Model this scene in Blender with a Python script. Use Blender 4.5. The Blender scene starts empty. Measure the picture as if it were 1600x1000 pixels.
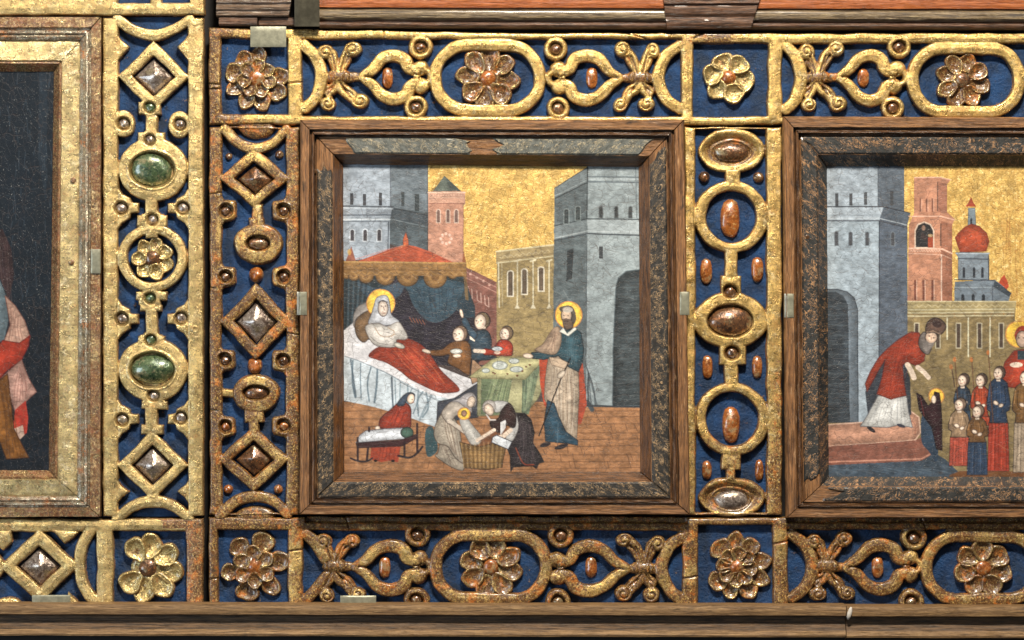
import bpy, math, random
import numpy as np
rng = np.random.default_rng(7); random.seed(7)
S = bpy.context.scene; C = S.collection
CAM = 5000.0                                    # camera distance in mm; 1 px of the photograph is about 1 mm on the wall
# ---------------------------------------------------------------- camera
cd = bpy.data.cameras.new('camera'); cam = bpy.data.objects.new('camera', cd); C.objects.link(cam)
cd.sensor_width = 36; cd.lens = 36*CAM/1600; cd.clip_start = .05; cd.clip_end = 60
cam.location = (0, -CAM*.001, 0); cam.rotation_euler = (math.radians(90), 0, 0); S.camera = cam
# ---------------------------------------------------------------- room light
w = bpy.data.worlds.new('World'); S.world = w; w.use_nodes = True
nt = w.node_tree; bg = nt.nodes['Background']
tc = nt.nodes.new('ShaderNodeTexCoord'); sp = nt.nodes.new('ShaderNodeSeparateXYZ'); nt.links.new(tc.outputs['Generated'], sp.inputs[0])
cr = nt.nodes.new('ShaderNodeValToRGB'); mp = nt.nodes.new('ShaderNodeMapRange')
mp.inputs[1].default_value = -1; mp.inputs[2].default_value = 1
nt.links.new(sp.outputs[2], mp.inputs[0]); nt.links.new(mp.outputs[0], cr.inputs[0])
cr.color_ramp.elements[0].color = (.06, .045, .035, 1); cr.color_ramp.elements[1].color = (1.6, 1.5, 1.4, 1)
e = cr.color_ramp.elements.new(.5); e.color = (.34, .33, .33, 1)
nt.links.new(cr.outputs[0], bg.inputs[0]); bg.inputs[1].default_value = .22
def lamp(name, loc, target, sx, sy, power, col):
    l = bpy.data.lights.new(name, 'AREA'); l.shape = 'RECTANGLE'; l.size = sx; l.size_y = sy; l.energy = power; l.color = col
    o = bpy.data.objects.new(name, l); C.objects.link(o); o.location = loc
    from mathutils import Vector
    o.rotation_euler = (Vector(target)-Vector(loc)).to_track_quat('-Z', 'Y').to_euler()
lamp('gallery_spot', (.25, -2.35, 2.6), (.05, 0, .0), .65, .32, 265, (1, .92, .79))
lamp('window_light', (-3.0, -2.4, -.3), (0, 0, 0), .9, 1.6, 55, (.74, .88, 1))
S.view_settings.view_transform = 'Standard'; S.view_settings.look = 'None'; S.view_settings.exposure = 0; S.view_settings.gamma = 1

# ================================================================ helpers
ORG = {}
def W(x, y, h, hn=0):
    k = (CAM-hn)/CAM
    return np.stack([(np.asarray(x, float)-800)*k, -np.asarray(h, float)+0*np.asarray(x, float), (500-np.asarray(y, float))*k], -1)*.001
def place(o, parent, org):
    C.objects.link(o); org = np.array(org, float); ORG[o.name] = org
    if parent is not None:
        o.parent = parent; o.location = org-ORG[parent.name]
    else: o.location = org
def tag(o, label=None, cat=None, group=None, kind=None):
    for k, v in (('label', label), ('category', cat), ('group', group), ('kind', kind)):
        if v: o[k] = v
    return o
def thing(name, x, y, h, label, cat, group=None):
    o = bpy.data.objects.new(name, None); o.empty_display_size = .02; place(o, None, W(x, y, h)); return tag(o, label, cat, group)
def mk(name, V, F, mats, parent=None, midx=None, smooth=True, attrs=None, uv=None, org=None, sharp=None):
    V = np.asarray(V, float)
    if org is None: org = (V.min(0)+V.max(0))/2
    me = bpy.data.meshes.new(name)
    if isinstance(F, np.ndarray):
        n = len(F); k = F.shape[1]
        me.vertices.add(len(V)); me.vertices.foreach_set('co', (V-org).astype(np.float32).ravel())
        me.loops.add(n*k); me.loops.foreach_set('vertex_index', F.astype(np.int32).ravel())
        me.polygons.add(n); me.polygons.foreach_set('loop_start', np.arange(0, n*k, k, dtype=np.int32))
        me.update(calc_edges=True)
    else:
        me.from_pydata([tuple(v) for v in (V-org)], [], F); me.update()
    for m in (mats if isinstance(mats, (list, tuple)) else [mats]): me.materials.append(m)
    if midx is not None: me.polygons.foreach_set('material_index', np.asarray(midx, np.int32))
    me.polygons.foreach_set('use_smooth', [smooth]*len(me.polygons))
    if smooth and sharp: me.set_sharp_from_angle(angle=math.radians(sharp))
    if attrs:
        for an, av in attrs.items():
            av = np.asarray(av, np.float32)
            if av.ndim == 2:
                a = me.color_attributes.new(an, 'FLOAT_COLOR', 'POINT'); a.data.foreach_set('color', av.ravel())
            else:
                a = me.attributes.new(an, 'FLOAT', 'POINT'); a.data.foreach_set('value', av.ravel())
    if uv is not None:
        ul = me.uv_layers.new(name='UVMap'); li = np.zeros(len(me.loops), np.int32); me.loops.foreach_get('vertex_index', li)
        ul.data.foreach_set('uv', np.asarray(uv, np.float32)[li].ravel())
    o = bpy.data.objects.new(name, me); place(o, parent, org); return o
def vnoise(x, y, sc, seed=0):
    g = np.random.default_rng(seed).random((64, 64)); x = np.asarray(x, float)/sc+500; y = np.asarray(y, float)/sc+500
    xi = np.floor(x).astype(int); yi = np.floor(y).astype(int); fx = x-xi; fy = y-yi
    fx = fx*fx*(3-2*fx); fy = fy*fy*(3-2*fy)
    a = g[yi % 64, xi % 64]; b = g[yi % 64, (xi+1) % 64]; c = g[(yi+1) % 64, xi % 64]; d = g[(yi+1) % 64, (xi+1) % 64]
    return (a*(1-fx)+b*fx)*(1-fy)+(c*(1-fx)+d*fx)*fy-.5
def catmull(pts, n=7, closed=False):
    p = np.array(pts, float)
    if closed: q = np.vstack([p[-1:], p, p[:2]])
    else: q = np.vstack([2*p[0]-p[1], p, 2*p[-1]-p[-2]])
    out = []
    for i in range(1, len(q)-2):
        for t in np.arange(n)/n:
            out.append(.5*((2*q[i])+(q[i+1]-q[i-1])*t+(2*q[i-1]-5*q[i]+4*q[i+1]-q[i+2])*t*t+(-q[i-1]+3*q[i]-3*q[i+1]+q[i+2])*t**3))
    if not closed: out.append(q[-2])
    return np.array(out)

# ================================================================ materials
class N:
    def __init__(s, name):
        s.m = bpy.data.materials.new(name); s.m.use_nodes = True; s.t = s.m.node_tree; s.b = s.t.nodes['Principled BSDF']
        s.geo = s.t.nodes.new('ShaderNodeNewGeometry'); s.pos = s.geo.outputs['Position']
    def L(s, a, b): s.t.links.new(a, b)
    def set(s, inp, v):
        if isinstance(v, bpy.types.NodeSocket): s.L(v, inp)
        elif isinstance(v, (tuple, list)) and len(v) == 3 and inp.type == 'RGBA': inp.default_value = (*v, 1)
        else: inp.default_value = v
    def map(s, src, scale=(1, 1, 1), off=(0, 0, 0)):
        n = s.t.nodes.new('ShaderNodeMapping'); s.L(src, n.inputs[0]); n.inputs[3].default_value = scale; n.inputs[1].default_value = off; return n.outputs[0]
    def noise(s, scale, detail=4, rough=.6, vec=None, dist=0):
        n = s.t.nodes.new('ShaderNodeTexNoise'); s.L(vec or s.pos, n.inputs['Vector']); n.inputs['Scale'].default_value = scale
        n.inputs['Detail'].default_value = detail; n.inputs['Roughness'].default_value = rough; n.inputs['Distortion'].default_value = dist; return n.outputs[0]
    def vor(s, scale, vec=None, feature='DISTANCE_TO_EDGE', rnd=1):
        n = s.t.nodes.new('ShaderNodeTexVoronoi'); n.feature = feature; s.L(vec or s.pos, n.inputs['Vector']); n.inputs['Scale'].default_value = scale; n.inputs['Randomness'].default_value = rnd; return n.outputs[0]
    def ramp(s, f, a, b, ca=0, cb=1):
        n = s.t.nodes.new('ShaderNodeMapRange'); n.interpolation_type = 'SMOOTHSTEP'; s.L(f, n.inputs[0]); n.inputs[1].default_value = a; n.inputs[2].default_value = b; n.inputs[3].default_value = ca; n.inputs[4].default_value = cb; return n.outputs[0]
    def math(s, op, a, b=0):
        n = s.t.nodes.new('ShaderNodeMath'); n.operation = op; s.set(n.inputs[0], a); s.set(n.inputs[1], b); return n.outputs[0]
    def mix(s, f, a, b):
        n = s.t.nodes.new('ShaderNodeMix'); n.data_type = 'RGBA'; s.set(n.inputs[0], f); s.set(n.inputs[6], a); s.set(n.inputs[7], b); return n.outputs[2]
    def attr(s, name, out=2):
        n = s.t.nodes.new('ShaderNodeAttribute'); n.attribute_name = name; return n.outputs[out]
    def out(s, col, rough=.5, metal=0, bump=None, bs=.3, bd=.001, coat=0, spec=.5, coatr=.15):
        s.set(s.b.inputs['Base Color'], col); s.set(s.b.inputs['Roughness'], rough); s.set(s.b.inputs['Metallic'], metal)
        s.set(s.b.inputs['Coat Weight'], coat); s.set(s.b.inputs['Coat Roughness'], coatr); s.set(s.b.inputs['Specular IOR Level'], spec)
        if bump is not None:
            n = s.t.nodes.new('ShaderNodeBump'); n.inputs['Strength'].default_value = bs; n.inputs['Distance'].default_value = bd
            s.L(bump, n.inputs['Height']); s.L(n.outputs[0], s.b.inputs['Normal'])
        return s.m
GOLD = (.93, .62, .20)
def gilt(name, gold=GOLD, bole=(.16, .066, .020), offs=0., usewear=True, gloss=.0, pale=(.95, .79, .45), wconst=.45, orange=(.46, .135, .018)):
    n = N(name)
    big = n.noise(28, 5, .65); mid = n.noise(120, 6, .75); fine = n.noise(650, 3, .7)
    stri = n.noise(220, 4, .7, n.map(n.pos, (.25, 1, 1.6))); tiles = n.vor(140, n.map(n.pos, (1, 1, 1.4)))
    wear = n.math('ADD', n.attr('wear') if usewear else wconst, offs)
    f = n.math('ADD', n.math('MULTIPLY', big, .40), n.math('MULTIPLY', n.noise(230, 5, .8), .60))
    th = n.math('SUBTRACT', f, n.math('MULTIPLY', wear, .62))      # > keeps its leaf
    leaf = n.ramp(th, .125, .225)
    sp_ = n.ramp(n.math('ADD', fine, n.math('MULTIPLY', mid, .5)), .86, .70)   # specks rubbed through
    leaf = n.math('MULTIPLY', leaf, n.math('ADD', .45, n.math('MULTIPLY', sp_, .55)))
    lo = n.noise(40, 5, .65); pit = n.noise(480, 3, .75)
    cg = n.mix(n.ramp(lo, .36, .64), tuple(c*.42 for c in gold), tuple(min(1, c) for c in gold))
    cg = n.mix(n.math('MULTIPLY', n.ramp(n.noise(85, 6, .75), .52, .64), .75), cg, pale)
    cg = n.mix(n.math('MULTIPLY', n.ramp(stri, .62, .40), .5), cg, tuple(c*.40 for c in gold))
    cb = n.mix(n.ramp(mid, .35, .65), tuple(c*.35 for c in bole), bole)
    cb = n.mix(n.math('MULTIPLY', n.ramp(n.noise(50, 6, .7), .53, .63), .8), cb, orange)
    cb = n.mix(n.math('MULTIPLY', n.ramp(n.noise(420, 4, .8), .54, .60), .75), cb, tuple(c*.72 for c in gold))      # flecks of leaf left in the bole
    col = n.mix(leaf, cb, cg)
    crk = n.ramp(tiles, .0, .03)
    col = n.mix(n.math('MULTIPLY', n.math('MULTIPLY', n.math('SUBTRACT', 1, crk), n.ramp(lo, .40, .55)), .55), col, (.06, .035, .015))
    dirt = n.ramp(n.math('ADD', n.noise(330, 4, .8), n.math('MULTIPLY', wear, .05)), .585, .645)
    col = n.mix(n.math('MULTIPLY', dirt, .85), col, (.03, .02, .012))
    bump = n.math('ADD', n.math('ADD', n.math('MULTIPLY', mid, .45), n.math('MULTIPLY', pit, .30)), n.math('ADD', n.math('MULTIPLY', leaf, .2), n.math('MULTIPLY', crk, .12)))
    bump = n.math('ADD', n.math('ADD', bump, n.math('MULTIPLY', stri, .35)), n.math('MULTIPLY', n.noise(40, 2), 1.6))
    return n.out(col, n.ramp(n.noise(90, 5, .7), .35, .65, .22-gloss*.5, .42-gloss), n.math('MULTIPLY', leaf, .80), bump, .5, .0024, .42+gloss, coatr=.12)
M = {}
M['gilt'] = gilt('gilded_wood')
M['gilt_flower'] = gilt('gilded_flower', (.66, .46, .17), (.15, .062, .022), .13, True, .16, (.90, .76, .42))
M['gilt_flower_gold'] = gilt('bright_gilded_flower', (.84, .62, .24), (.22, .10, .04), -.26, True, .10, (.95, .80, .42))
M['gilt_pale'] = gilt('pale_gilding', (.92, .67, .27), (.26, .12, .05), -.08, pale=(.98, .80, .42))
def blue():
    n = N('blue_azurite'); big = n.noise(35, 5, .6); f = n.noise(240, 5, .7)
    c = n.mix(n.ramp(big, .3, .72), (.003, .015, .046), (.009, .050, .150))
    c = n.mix(n.math('MULTIPLY', n.ramp(n.noise(14, 4, .7), .5, .62), .55), c, (.012, .022, .040)); c = n.mix(n.ramp(f, .60, .75), c, (.012, .055, .16)); c = n.mix(n.ramp(n.noise(95, 4, .7), .60, .72), c, (.008, .009, .014))
    c = n.mix(n.math('MULTIPLY', n.ramp(n.noise(60, 5, .75), .645, .67), .85), c, (.17, .10, .055))
    return n.out(c, n.ramp(f, .3, .7, .32, .6), 0, n.math('ADD', f, big), .7, .005, .12, spec=.3)
M['blue'] = blue()
def wood(name, a, b, uvscale=(.06, .9, 1), dark=(.02, .012, .008), rough=.5, pale=None, dirt=.5, coat=.15):
    n = N(name); uv = n.t.nodes.new('ShaderNodeUVMap').outputs[0]
    g = n.noise(1, 6, .7, n.map(uv, (.022, .30, 1)), .35); g2 = n.noise(1, 5, .75, n.map(uv, (.09, 1.1, 1)), .5); p = n.noise(1, 4, .6, n.map(uv, (.02, .05, 1)))
    c = n.mix(n.ramp(g, .34, .66), a, b); c = n.mix(n.math('MULTIPLY', n.ramp(g2, .56, .70), dirt+.2), c, dark)
    if pale: c = n.mix(n.math('MULTIPLY', n.ramp(n.noise(1, 5, .7, n.map(uv, (.03, .4, 1), (7, 3, 0))), .56, .68), .8), c, pale)
    c = n.mix(n.math('MULTIPLY', n.ramp(p, .58, .72), dirt), c, dark)
    chk = n.noise(1, 3, .6, n.map(uv, (.006, .55, 1), (2, 9, 0)), 1.2)
    c = n.mix(n.ramp(n.math('ABSOLUTE', n.math('SUBTRACT', chk, .5)), .012, .0), c, tuple(v*.4 for v in dark))
    b_ = n.math('ADD', n.math('ADD', g, n.math('MULTIPLY', g2, .5)), n.ramp(n.math('ABSOLUTE', n.math('SUBTRACT', chk, .5)), 0, .015))
    return n.out(c, n.ramp(g2, .3, .7, rough-.12, rough+.12), 0, b_, .6, .002, coat)
M['frame_wood'] = wood('varnished_frame_wood', (.075, .031, .010), (.30, .138, .048), pale=(.46, .27, .13), dirt=.85)
M['frame_lip'] = wood('dark_varnished_lip', (.035, .014, .005), (.16, .065, .018), dirt=.7, coat=.5, rough=.35)
M['frame_bead'] = wood('dark_bead_wood', (.025, .011, .005), (.15, .068, .025), dirt=.7, pale=(.38, .24, .13), coat=.5, rough=.32)
M['bare_wood'] = wood('bare_old_wood', (.13, .075, .038), (.27, .165, .09), dirt=.6)
M['ledge_wood'] = wood('ledge_wood', (.12, .062, .022), (.27, .155, .062), dirt=.5, pale=(.40, .25, .11), coat=.0, rough=.6)
M['ledge_shaded'] = wood('ledge_wood_shaded', (.035, .019, .008), (.14, .074, .030), dirt=.5, coat=0, rough=.6)  # darker copy of the ledge wood, painting its shaded hollow
M['red_band'] = wood('orange_painted_wood', (.22, .052, .010), (.40, .115, .026), dirt=.4, rough=.4)
M['cornice'] = wood('cornice_silvered_wood', (.05, .032, .018), (.21, .145, .072), dirt=.7, pale=(.44, .34, .18), coat=.2, rough=.45)
M['cornice_gloss'] = wood('cornice_end_silvered', (.05, .03, .018), (.22, .14, .09), dirt=.6, pale=(.62, .55, .44), coat=.7, rough=.28)
M['cornice_dark'] = wood('cornice_dark_wood', (.028, .014, .008), (.15, .068, .032), dirt=.6, pale=(.26, .15, .09), coat=.15, rough=.45)
M['left_bead'] = wood('worn_silvery_bead', (.16, .075, .035), (.42, .29, .14), dirt=.6, pale=(.80, .70, .52), coat=.5, rough=.33)
def band(name, base, tan, amt=.5, sc=1.):
    n = N(name); uv = n.t.nodes.new('ShaderNodeUVMap').outputs[0]
    def curl(sx, sy, off, k): return n.ramp(n.math('SINE', n.math('MULTIPLY', n.noise(1, 1.5, .5, n.map(uv, (sx*sc, sy*sc, 1), off), 1.6), k)), .25, .75)
    m = n.math('MAXIMUM', n.math('MULTIPLY', curl(.045, .055, (0, 0, 0), 75), n.ramp(n.noise(1, 3, .6, n.map(uv, (.05, .07, 1))), .47, .55)), n.math('MULTIPLY', curl(.07, .08, (5, 2, 0), 60), n.ramp(n.noise(1, 3, .6, n.map(uv, (.06, .06, 1), (3, 7, 0))), .49, .57)))
    wr = n.ramp(n.noise(1, 5, .7, n.map(uv, (.12, .16, 1), (3, 3, 0))), .36, .60)
    k = n.math('MINIMUM', n.math('MULTIPLY', m, n.math('MULTIPLY', wr, amt*1.6)), 1)
    c = n.mix(n.ramp(n.noise(1, 5, .7, n.map(uv, (.1, .1, 1))), .35, .65), tuple(v*.45 for v in base), base)
    c = n.mix(k, c, tan); c = n.mix(n.ramp(n.noise(1, 4, .7, n.map(uv, (.06, .12, 1), (9, 1, 0))), .70-amt*.10, .75-amt*.10), c, tuple(v*.6 for v in tan))
    return n.out(c, .42, 0, n.math('ADD', n.math('MULTIPLY', m, .6), n.noise(1, 4, .6, n.map(uv, (.3, .3, 1)))), .5, .0012, .25)
M['band_top'] = band('grey_blue_marbled_veneer', (.125, .13, .115), (.42, .34, .21), .5)
M['band_dark'] = band('black_and_tan_marbled_veneer', (.034, .030, .026), (.36, .235, .12), .60)
M['band_right'] = band('chipped_black_marbled_veneer', (.034, .034, .032), (.34, .185, .085), .65, .8)
def stone(name, a, b, c3, rough=.2, metal=0., sc=90):
    n = N(name); f = n.noise(sc, 5, .65, dist=.8); g = n.noise(sc*2.7, 4, .7)
    c = n.mix(n.ramp(f, .35, .62), a, b); c = n.mix(n.ramp(g, .56, .68), c, c3)
    c = n.mix(n.math('MULTIPLY', n.ramp(n.noise(sc*4, 3, .7), .58, .66), .75), c, (.02, .014, .01)); c = n.mix(n.math('MULTIPLY', n.ramp(n.noise(sc*.6, 5, .75), .54, .62), .6), c, (.30, .24, .13))
    return n.out(c, n.ramp(g, .3, .7, rough, rough+.22), metal, n.math('ADD', f, n.math('MULTIPLY', g, .5)), .45, .0025, .9, coatr=.1)
M['green'] = stone('green_glazed_stone', (.018, .04, .02), (.085, .125, .055), (.27, .27, .14), .15, .25)
M['brown'] = stone('brown_glazed_stone', (.05, .025, .015), (.17, .08, .035), (.40, .14, .035), .13, .3)
M['amber'] = stone('amber_glazed_stone', (.16, .045, .010), (.36, .11, .022), (.55, .30, .10), .15, .1)
M['violet'] = stone('violet_brown_foil', (.12, .08, .06), (.38, .31, .26), (.55, .48, .40), .12, .55)
def flat(name, col, rough, metal=0, sc=200, var=.3, bd=.0008):
    n = N(name); f = n.noise(sc, 5, .7); c = n.mix(n.ramp(f, .3, .7), tuple(v*(1-var) for v in col), col)
    return n.out(c, rough, metal, f, .4, bd)
M['clip'] = flat('dull_metal_clip', (.30, .29, .21), .38, .35, 120, .35)
M['strap'] = flat('dark_metal_strap', (.15, .135, .095), .3, .6, 25, .6)
M['clip_edge'] = flat('bright_clip_edge', (.55, .56, .50), .3, .6)
M['dark'] = flat('dark_void_and_ledge_shadow', (.012, .010, .009), .9)  # black backing, also the painted shadow strip on the ledge
M['plaster'] = flat('chipped_gesso', (.55, .50, .44), .8)
def paint(name, crack=100, stretch=(1, 1, 1.6), rough=.5, bs=.30, strength=.6, spec=.35, coat=.06):
    n = N(name); c = n.attr('paint', 0); g = n.attr('paint', 3)
    mott = n.noise(160, 5, .75); c1 = n.mix(n.ramp(mott, .3, .7, .14, 0), c, (.02, .018, .018))
    c1 = n.mix(n.math('MULTIPLY', n.ramp(n.noise(420, 3, .7), .62, .72), .22), c1, (.75, .72, .66))
    cd_ = n.noise(30, 3, .6); vv = n.t.nodes.new('ShaderNodeVectorMath'); vv.operation = 'ADD'
    sc = n.t.nodes.new('ShaderNodeVectorMath'); sc.operation = 'SCALE'; nn = n.t.nodes.new('ShaderNodeTexNoise'); nn.inputs['Scale'].default_value = 45
    n.L(n.pos, nn.inputs['Vector']); n.L(nn.outputs[1], sc.inputs[0]); sc.inputs['Scale'].default_value = .012
    n.L(n.map(n.pos, stretch), vv.inputs[0]); n.L(sc.outputs[0], vv.inputs[1])
    ck = n.ramp(n.vor(crack, vv.outputs[0]), .0, .05)
    inv = n.math('SUBTRACT', 1, ck)
    c1 = n.mix(n.math('MULTIPLY', inv, n.math('MULTIPLY', n.ramp(cd_, .35, .6), strength)), c1, (.05, .035, .03))
    gw = n.ramp(n.noise(85, 6, .8),   .42, .60); c2 = n.mix(gw, n.mix(n.ramp(mott, .35, .65), (.42, .23, .07), (.62, .38, .12)), (.76, .52, .165)); c2 = n.mix(n.ramp(n.noise(150, 5, .75), .54, .66), c2, (.98, .80, .38))
    c2 = n.mix(n.math('MULTIPLY', n.ramp(n.noise(38, 6, .8), .47, .60), .85), c2, (.34, .215, .07)); c2 = n.mix(n.math('MULTIPLY', inv, .6), c2, (.16, .08, .02))
    gg = n.math('MULTIPLY', g, n.ramp(gw, 0, 1, .75, 1))
    col = n.mix(gg, c1, c2)
    canv = n.noise(700, 2, .5, n.map(n.pos, (.4, 1, 1)))
    return n.out(col, rough, n.math('MULTIPLY', g, .40), n.math('ADD', n.math('ADD', n.math('MULTIPLY', ck, .8), mott), n.math('MULTIPLY', canv, .7)), bs, .0014, coat, spec=spec, coatr=.4)
M['paint_main'] = paint('cracked_tempera_paint')
M['paint_right'] = paint('cracked_tempera_paint_with_deep_cracks', 95, (1, 1, 1.5), strength=.5)
M['paint_left'] = paint('dark_oil_paint', 60, (1.6, 1, 1), .5, .25, .4, .22, 0)

# ================================================================ carved relief from distance fields
def sd_ell(X, Y, cx, cy, rx, ry):
    x = X-cx; y = Y-cy; k0 = np.hypot(x/rx, y/ry)+1e-6; k1 = np.hypot(x/rx**2, y/ry**2)+1e-9
    return k0*(k0-1)/k1
def sd_poly(X, Y, P):
    P = np.array(P, float); d = np.full(X.shape, 1e9); ins = np.zeros(X.shape, bool)
    for i in range(len(P)):
        a = P[i]; b = P[(i+1) % len(P)]; ex, ey = b-a; wx = X-a[0]; wy = Y-a[1]
        t = np.clip((wx*ex+wy*ey)/(ex*ex+ey*ey+1e-12), 0, 1); d = np.minimum(d, (wx-ex*t)**2+(wy-ey*t)**2)
        c = ((a[1] <= Y) != (b[1] <= Y)) & (wx < ex*(Y-a[1])/(ey if abs(ey) > 1e-9 else 1e-9)); ins ^= c
    return np.where(ins, -1, 1)*np.sqrt(d)
def sd_rect(X, Y, x0, y0, x1, y1):
    qx = np.abs(X-(x0+x1)/2)-(x1-x0)/2; qy = np.abs(Y-(y0+y1)/2)-(y1-y0)/2
    return np.hypot(np.maximum(qx, 0), np.maximum(qy, 0))+np.minimum(np.maximum(qx, qy), 0)
class Field:
    def __init__(s, x0, y0, x1, y1, cell=1.3, wob=1.3, seed=1, k=.0):
        s.cell = cell; xs = np.arange(x0, x1+cell, cell); ys = np.arange(y0, y1+cell, cell)
        s.X, s.Y = np.meshgrid(xs, ys); s.D = np.full(s.X.shape, 1e3); s.H = np.zeros(s.X.shape); s.B = np.zeros(s.X.shape)
        s.XW = s.X+2*wob*vnoise(s.X, s.Y, 26, seed)+.8*vnoise(s.X, s.Y, 9, seed+5); s.YW = s.Y+2*wob*vnoise(s.X, s.Y, 28, seed+1)+.8*vnoise(s.X, s.Y, 8, seed+6); s.x0 = x0; s.y0 = y0; s.seed = seed
    def win(s, bx0, by0, bx1, by1, m=8):
        i0 = max(0, int((bx0-m-s.x0)/s.cell)); i1 = max(0, int((bx1+m-s.x0)/s.cell)+2); j0 = max(0, int((by0-m-s.y0)/s.cell)); j1 = max(0, int((by1+m-s.y0)/s.cell)+2)
        return (slice(j0, j1), slice(i0, i1))
    def put(s, w_, d, H, r, b=0, p=.5, dome=0):
        t = np.clip(-d/r, 0, 1); h = H*(1-(1-t)**2.4)**p+1.5*np.clip(-d/11, 0, 1)
        if dome: h = h+dome*np.clip(-d/(r*2.2), 0, 1)
        up = h > s.H[w_]
        s.H[w_] = np.where(up, h, s.H[w_]); s.B[w_] = np.where(up, b, s.B[w_]); s.D[w_] = np.minimum(s.D[w_], d)
    def ring(s, cx, cy, rx, ry, ix, iy, H=11, r=4, b=0, p=.5):
        w_ = s.win(cx-rx, cy-ry, cx+rx, cy+ry); X = s.XW[w_]; Y = s.YW[w_]
        s.put(w_, np.maximum(sd_ell(X, Y, cx, cy, rx, ry), -sd_ell(X, Y, cx, cy, ix, iy)), H, r, b, p)
    def disc(s, cx, cy, rx, ry, H=11, r=4, b=0, p=.5, dome=0):
        w_ = s.win(cx-rx, cy-ry, cx+rx, cy+ry); s.put(w_, sd_ell(s.XW[w_], s.YW[w_], cx, cy, rx, ry), H, r, b, p, dome)
    def poly(s, P, H=11, r=4, b=0, rd=0, hole=None, p=.5):
        P = np.array(P, float); w_ = s.win(P[:, 0].min()-rd, P[:, 1].min()-rd, P[:, 0].max()+rd, P[:, 1].max()+rd)
        d = sd_poly(s.XW[w_], s.YW[w_], P)-rd
        if hole is not None: d = np.maximum(d, -(sd_poly(s.XW[w_], s.YW[w_], hole)))
        s.put(w_, d, H, r, b, p)
    def rhomb(s, cx, cy, a, b_, ia, ib, **k):
        s.poly([(cx-a+3, cy), (cx, cy-b_+3), (cx+a-3, cy), (cx, cy+b_-3)], rd=2.5, hole=[(cx-ia, cy), (cx, cy-ib), (cx+ia, cy), (cx, cy+ib)], **k)
    def rect(s, x0, y0, x1, y1, H=11, r=4, b=0, p=.5):
        w_ = s.win(x0, y0, x1, y1); s.put(w_, sd_rect(s.XW[w_], s.YW[w_], x0, y0, x1, y1), H, r, b, p)
    def stroke(s, pts, wd, H=12, r=3.0, b=0, smooth=True, p=.5, dome=0):
        pts = np.array(pts, float); wd = np.atleast_1d(np.array(wd, float)); wd = 5.5+np.interp(np.linspace(0, 1, len(pts)), np.linspace(0, 1, len(wd)), wd)
        q = np.column_stack([pts, wd]); q = catmull(q, 6) if smooth else q
        m = wd.max()/2; w_ = s.win(q[:, 0].min()-m, q[:, 1].min()-m, q[:, 0].max()+m, q[:, 1].max()+m); X = s.XW[w_]; Y = s.YW[w_]; d = np.full(X.shape, 1e3)
        for a, c in zip(q[:-1], q[1:]):
            ex, ey = c[0]-a[0], c[1]-a[1]; t = np.clip(((X-a[0])*ex+(Y-a[1])*ey)/(ex*ex+ey*ey+1e-9), 0, 1)
            d = np.minimum(d, np.hypot(X-a[0]-ex*t, Y-a[1]-ey*t)-(a[2]+(c[2]-a[2])*t)/2)
        s.put(w_, d, H, r, b, p, dome)
    def cut(s, cx, cy, rx, ry, floor=4, wall=3, poly=None):
        w_ = s.win(cx-rx, cy-ry, cx+rx, cy+ry); X = s.XW[w_]; Y = s.YW[w_]
        d = sd_ell(X, Y, cx, cy, rx, ry) if poly is None else sd_poly(X, Y, poly)
        t = np.clip(-d/wall, 0, 1); t = t*t*(3-2*t); Hc = s.H[w_]*(1-t)+floor*t
        s.H[w_] = np.where(d < 0, np.minimum(s.H[w_], Hc), s.H[w_]); s.B[w_] = np.where(d < 0, np.maximum(s.B[w_], .55*t), s.B[w_])
    def lip(s, cx, cy, rx, ry, H=3, wd=3, b=0):
        w_ = s.win(cx-rx, cy-ry, cx+rx, cy+ry); d = np.abs(sd_ell(s.XW[w_], s.YW[w_], cx, cy, rx, ry)); t = np.clip(1-d/wd, 0, 1); s.H[w_] += H*t*t*(3-2*t)
    def groove(s, pts, wd=2.2, dep=3, b=.5):
        q = catmull(pts, 5) if len(pts) > 2 else np.array(pts, float); w_ = s.win(q[:, 0].min(), q[:, 1].min(), q[:, 0].max(), q[:, 1].max()); X = s.XW[w_]; Y = s.YW[w_]; d = np.full(X.shape, 1e3)
        for a, c in zip(q[:-1], q[1:]):
            ex, ey = c-a; t = np.clip(((X-a[0])*ex+(Y-a[1])*ey)/(ex*ex+ey*ey+1e-9), 0, 1); d = np.minimum(d, np.hypot(X-a[0]-ex*t, Y-a[1]-ey*t))
        k = np.clip(1-d/wd, 0, 1); k = k*k*(3-2*k); s.H[w_] = np.maximum(s.H[w_]-dep*k, np.minimum(s.H[w_], .5)); s.B[w_] += b*k
    def board(s, x0, y0, x1, y1, openings, H=12, r=3, b=0):
        d = sd_rect(s.XW, s.YW, x0, y0, x1, y1)
        for o in openings: d = np.maximum(d, -sd_rect(s.XW, s.YW, *o))
        s.put((slice(None), slice(None)), d, H, r, b)
    def build(s, name, mat, parent, wearfn, hn=12, wall=1.0):
        c = s.cell; gy, gx = np.gradient(s.D, c); gl = np.hypot(gx, gy)+1e-6; gx /= gl; gy /= gl
        out = s.D > 0; lim = s.D < .72*c; d = np.where(out, s.D, 0); X = s.X-gx*d; Y = s.Y-gy*d
        near = np.clip(-s.D/2.2, 0, 1)
        H = np.where(out, -1.0, s.H*(.35+.65*near) if False else s.H)
        H = np.where(out, H, H+(.9*vnoise(s.X, s.Y, 16, s.seed+9)+.25*vnoise(s.X, s.Y, 5, s.seed+3))*np.clip(-s.D/3, 0, 1))
        q = lim[:-1, :-1] & lim[1:, :-1] & lim[1:, 1:] & lim[:-1, 1:] & ((~out[:-1, :-1]) | (~out[1:, :-1]) | (~out[1:, 1:]) | (~out[:-1, 1:]))
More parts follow.
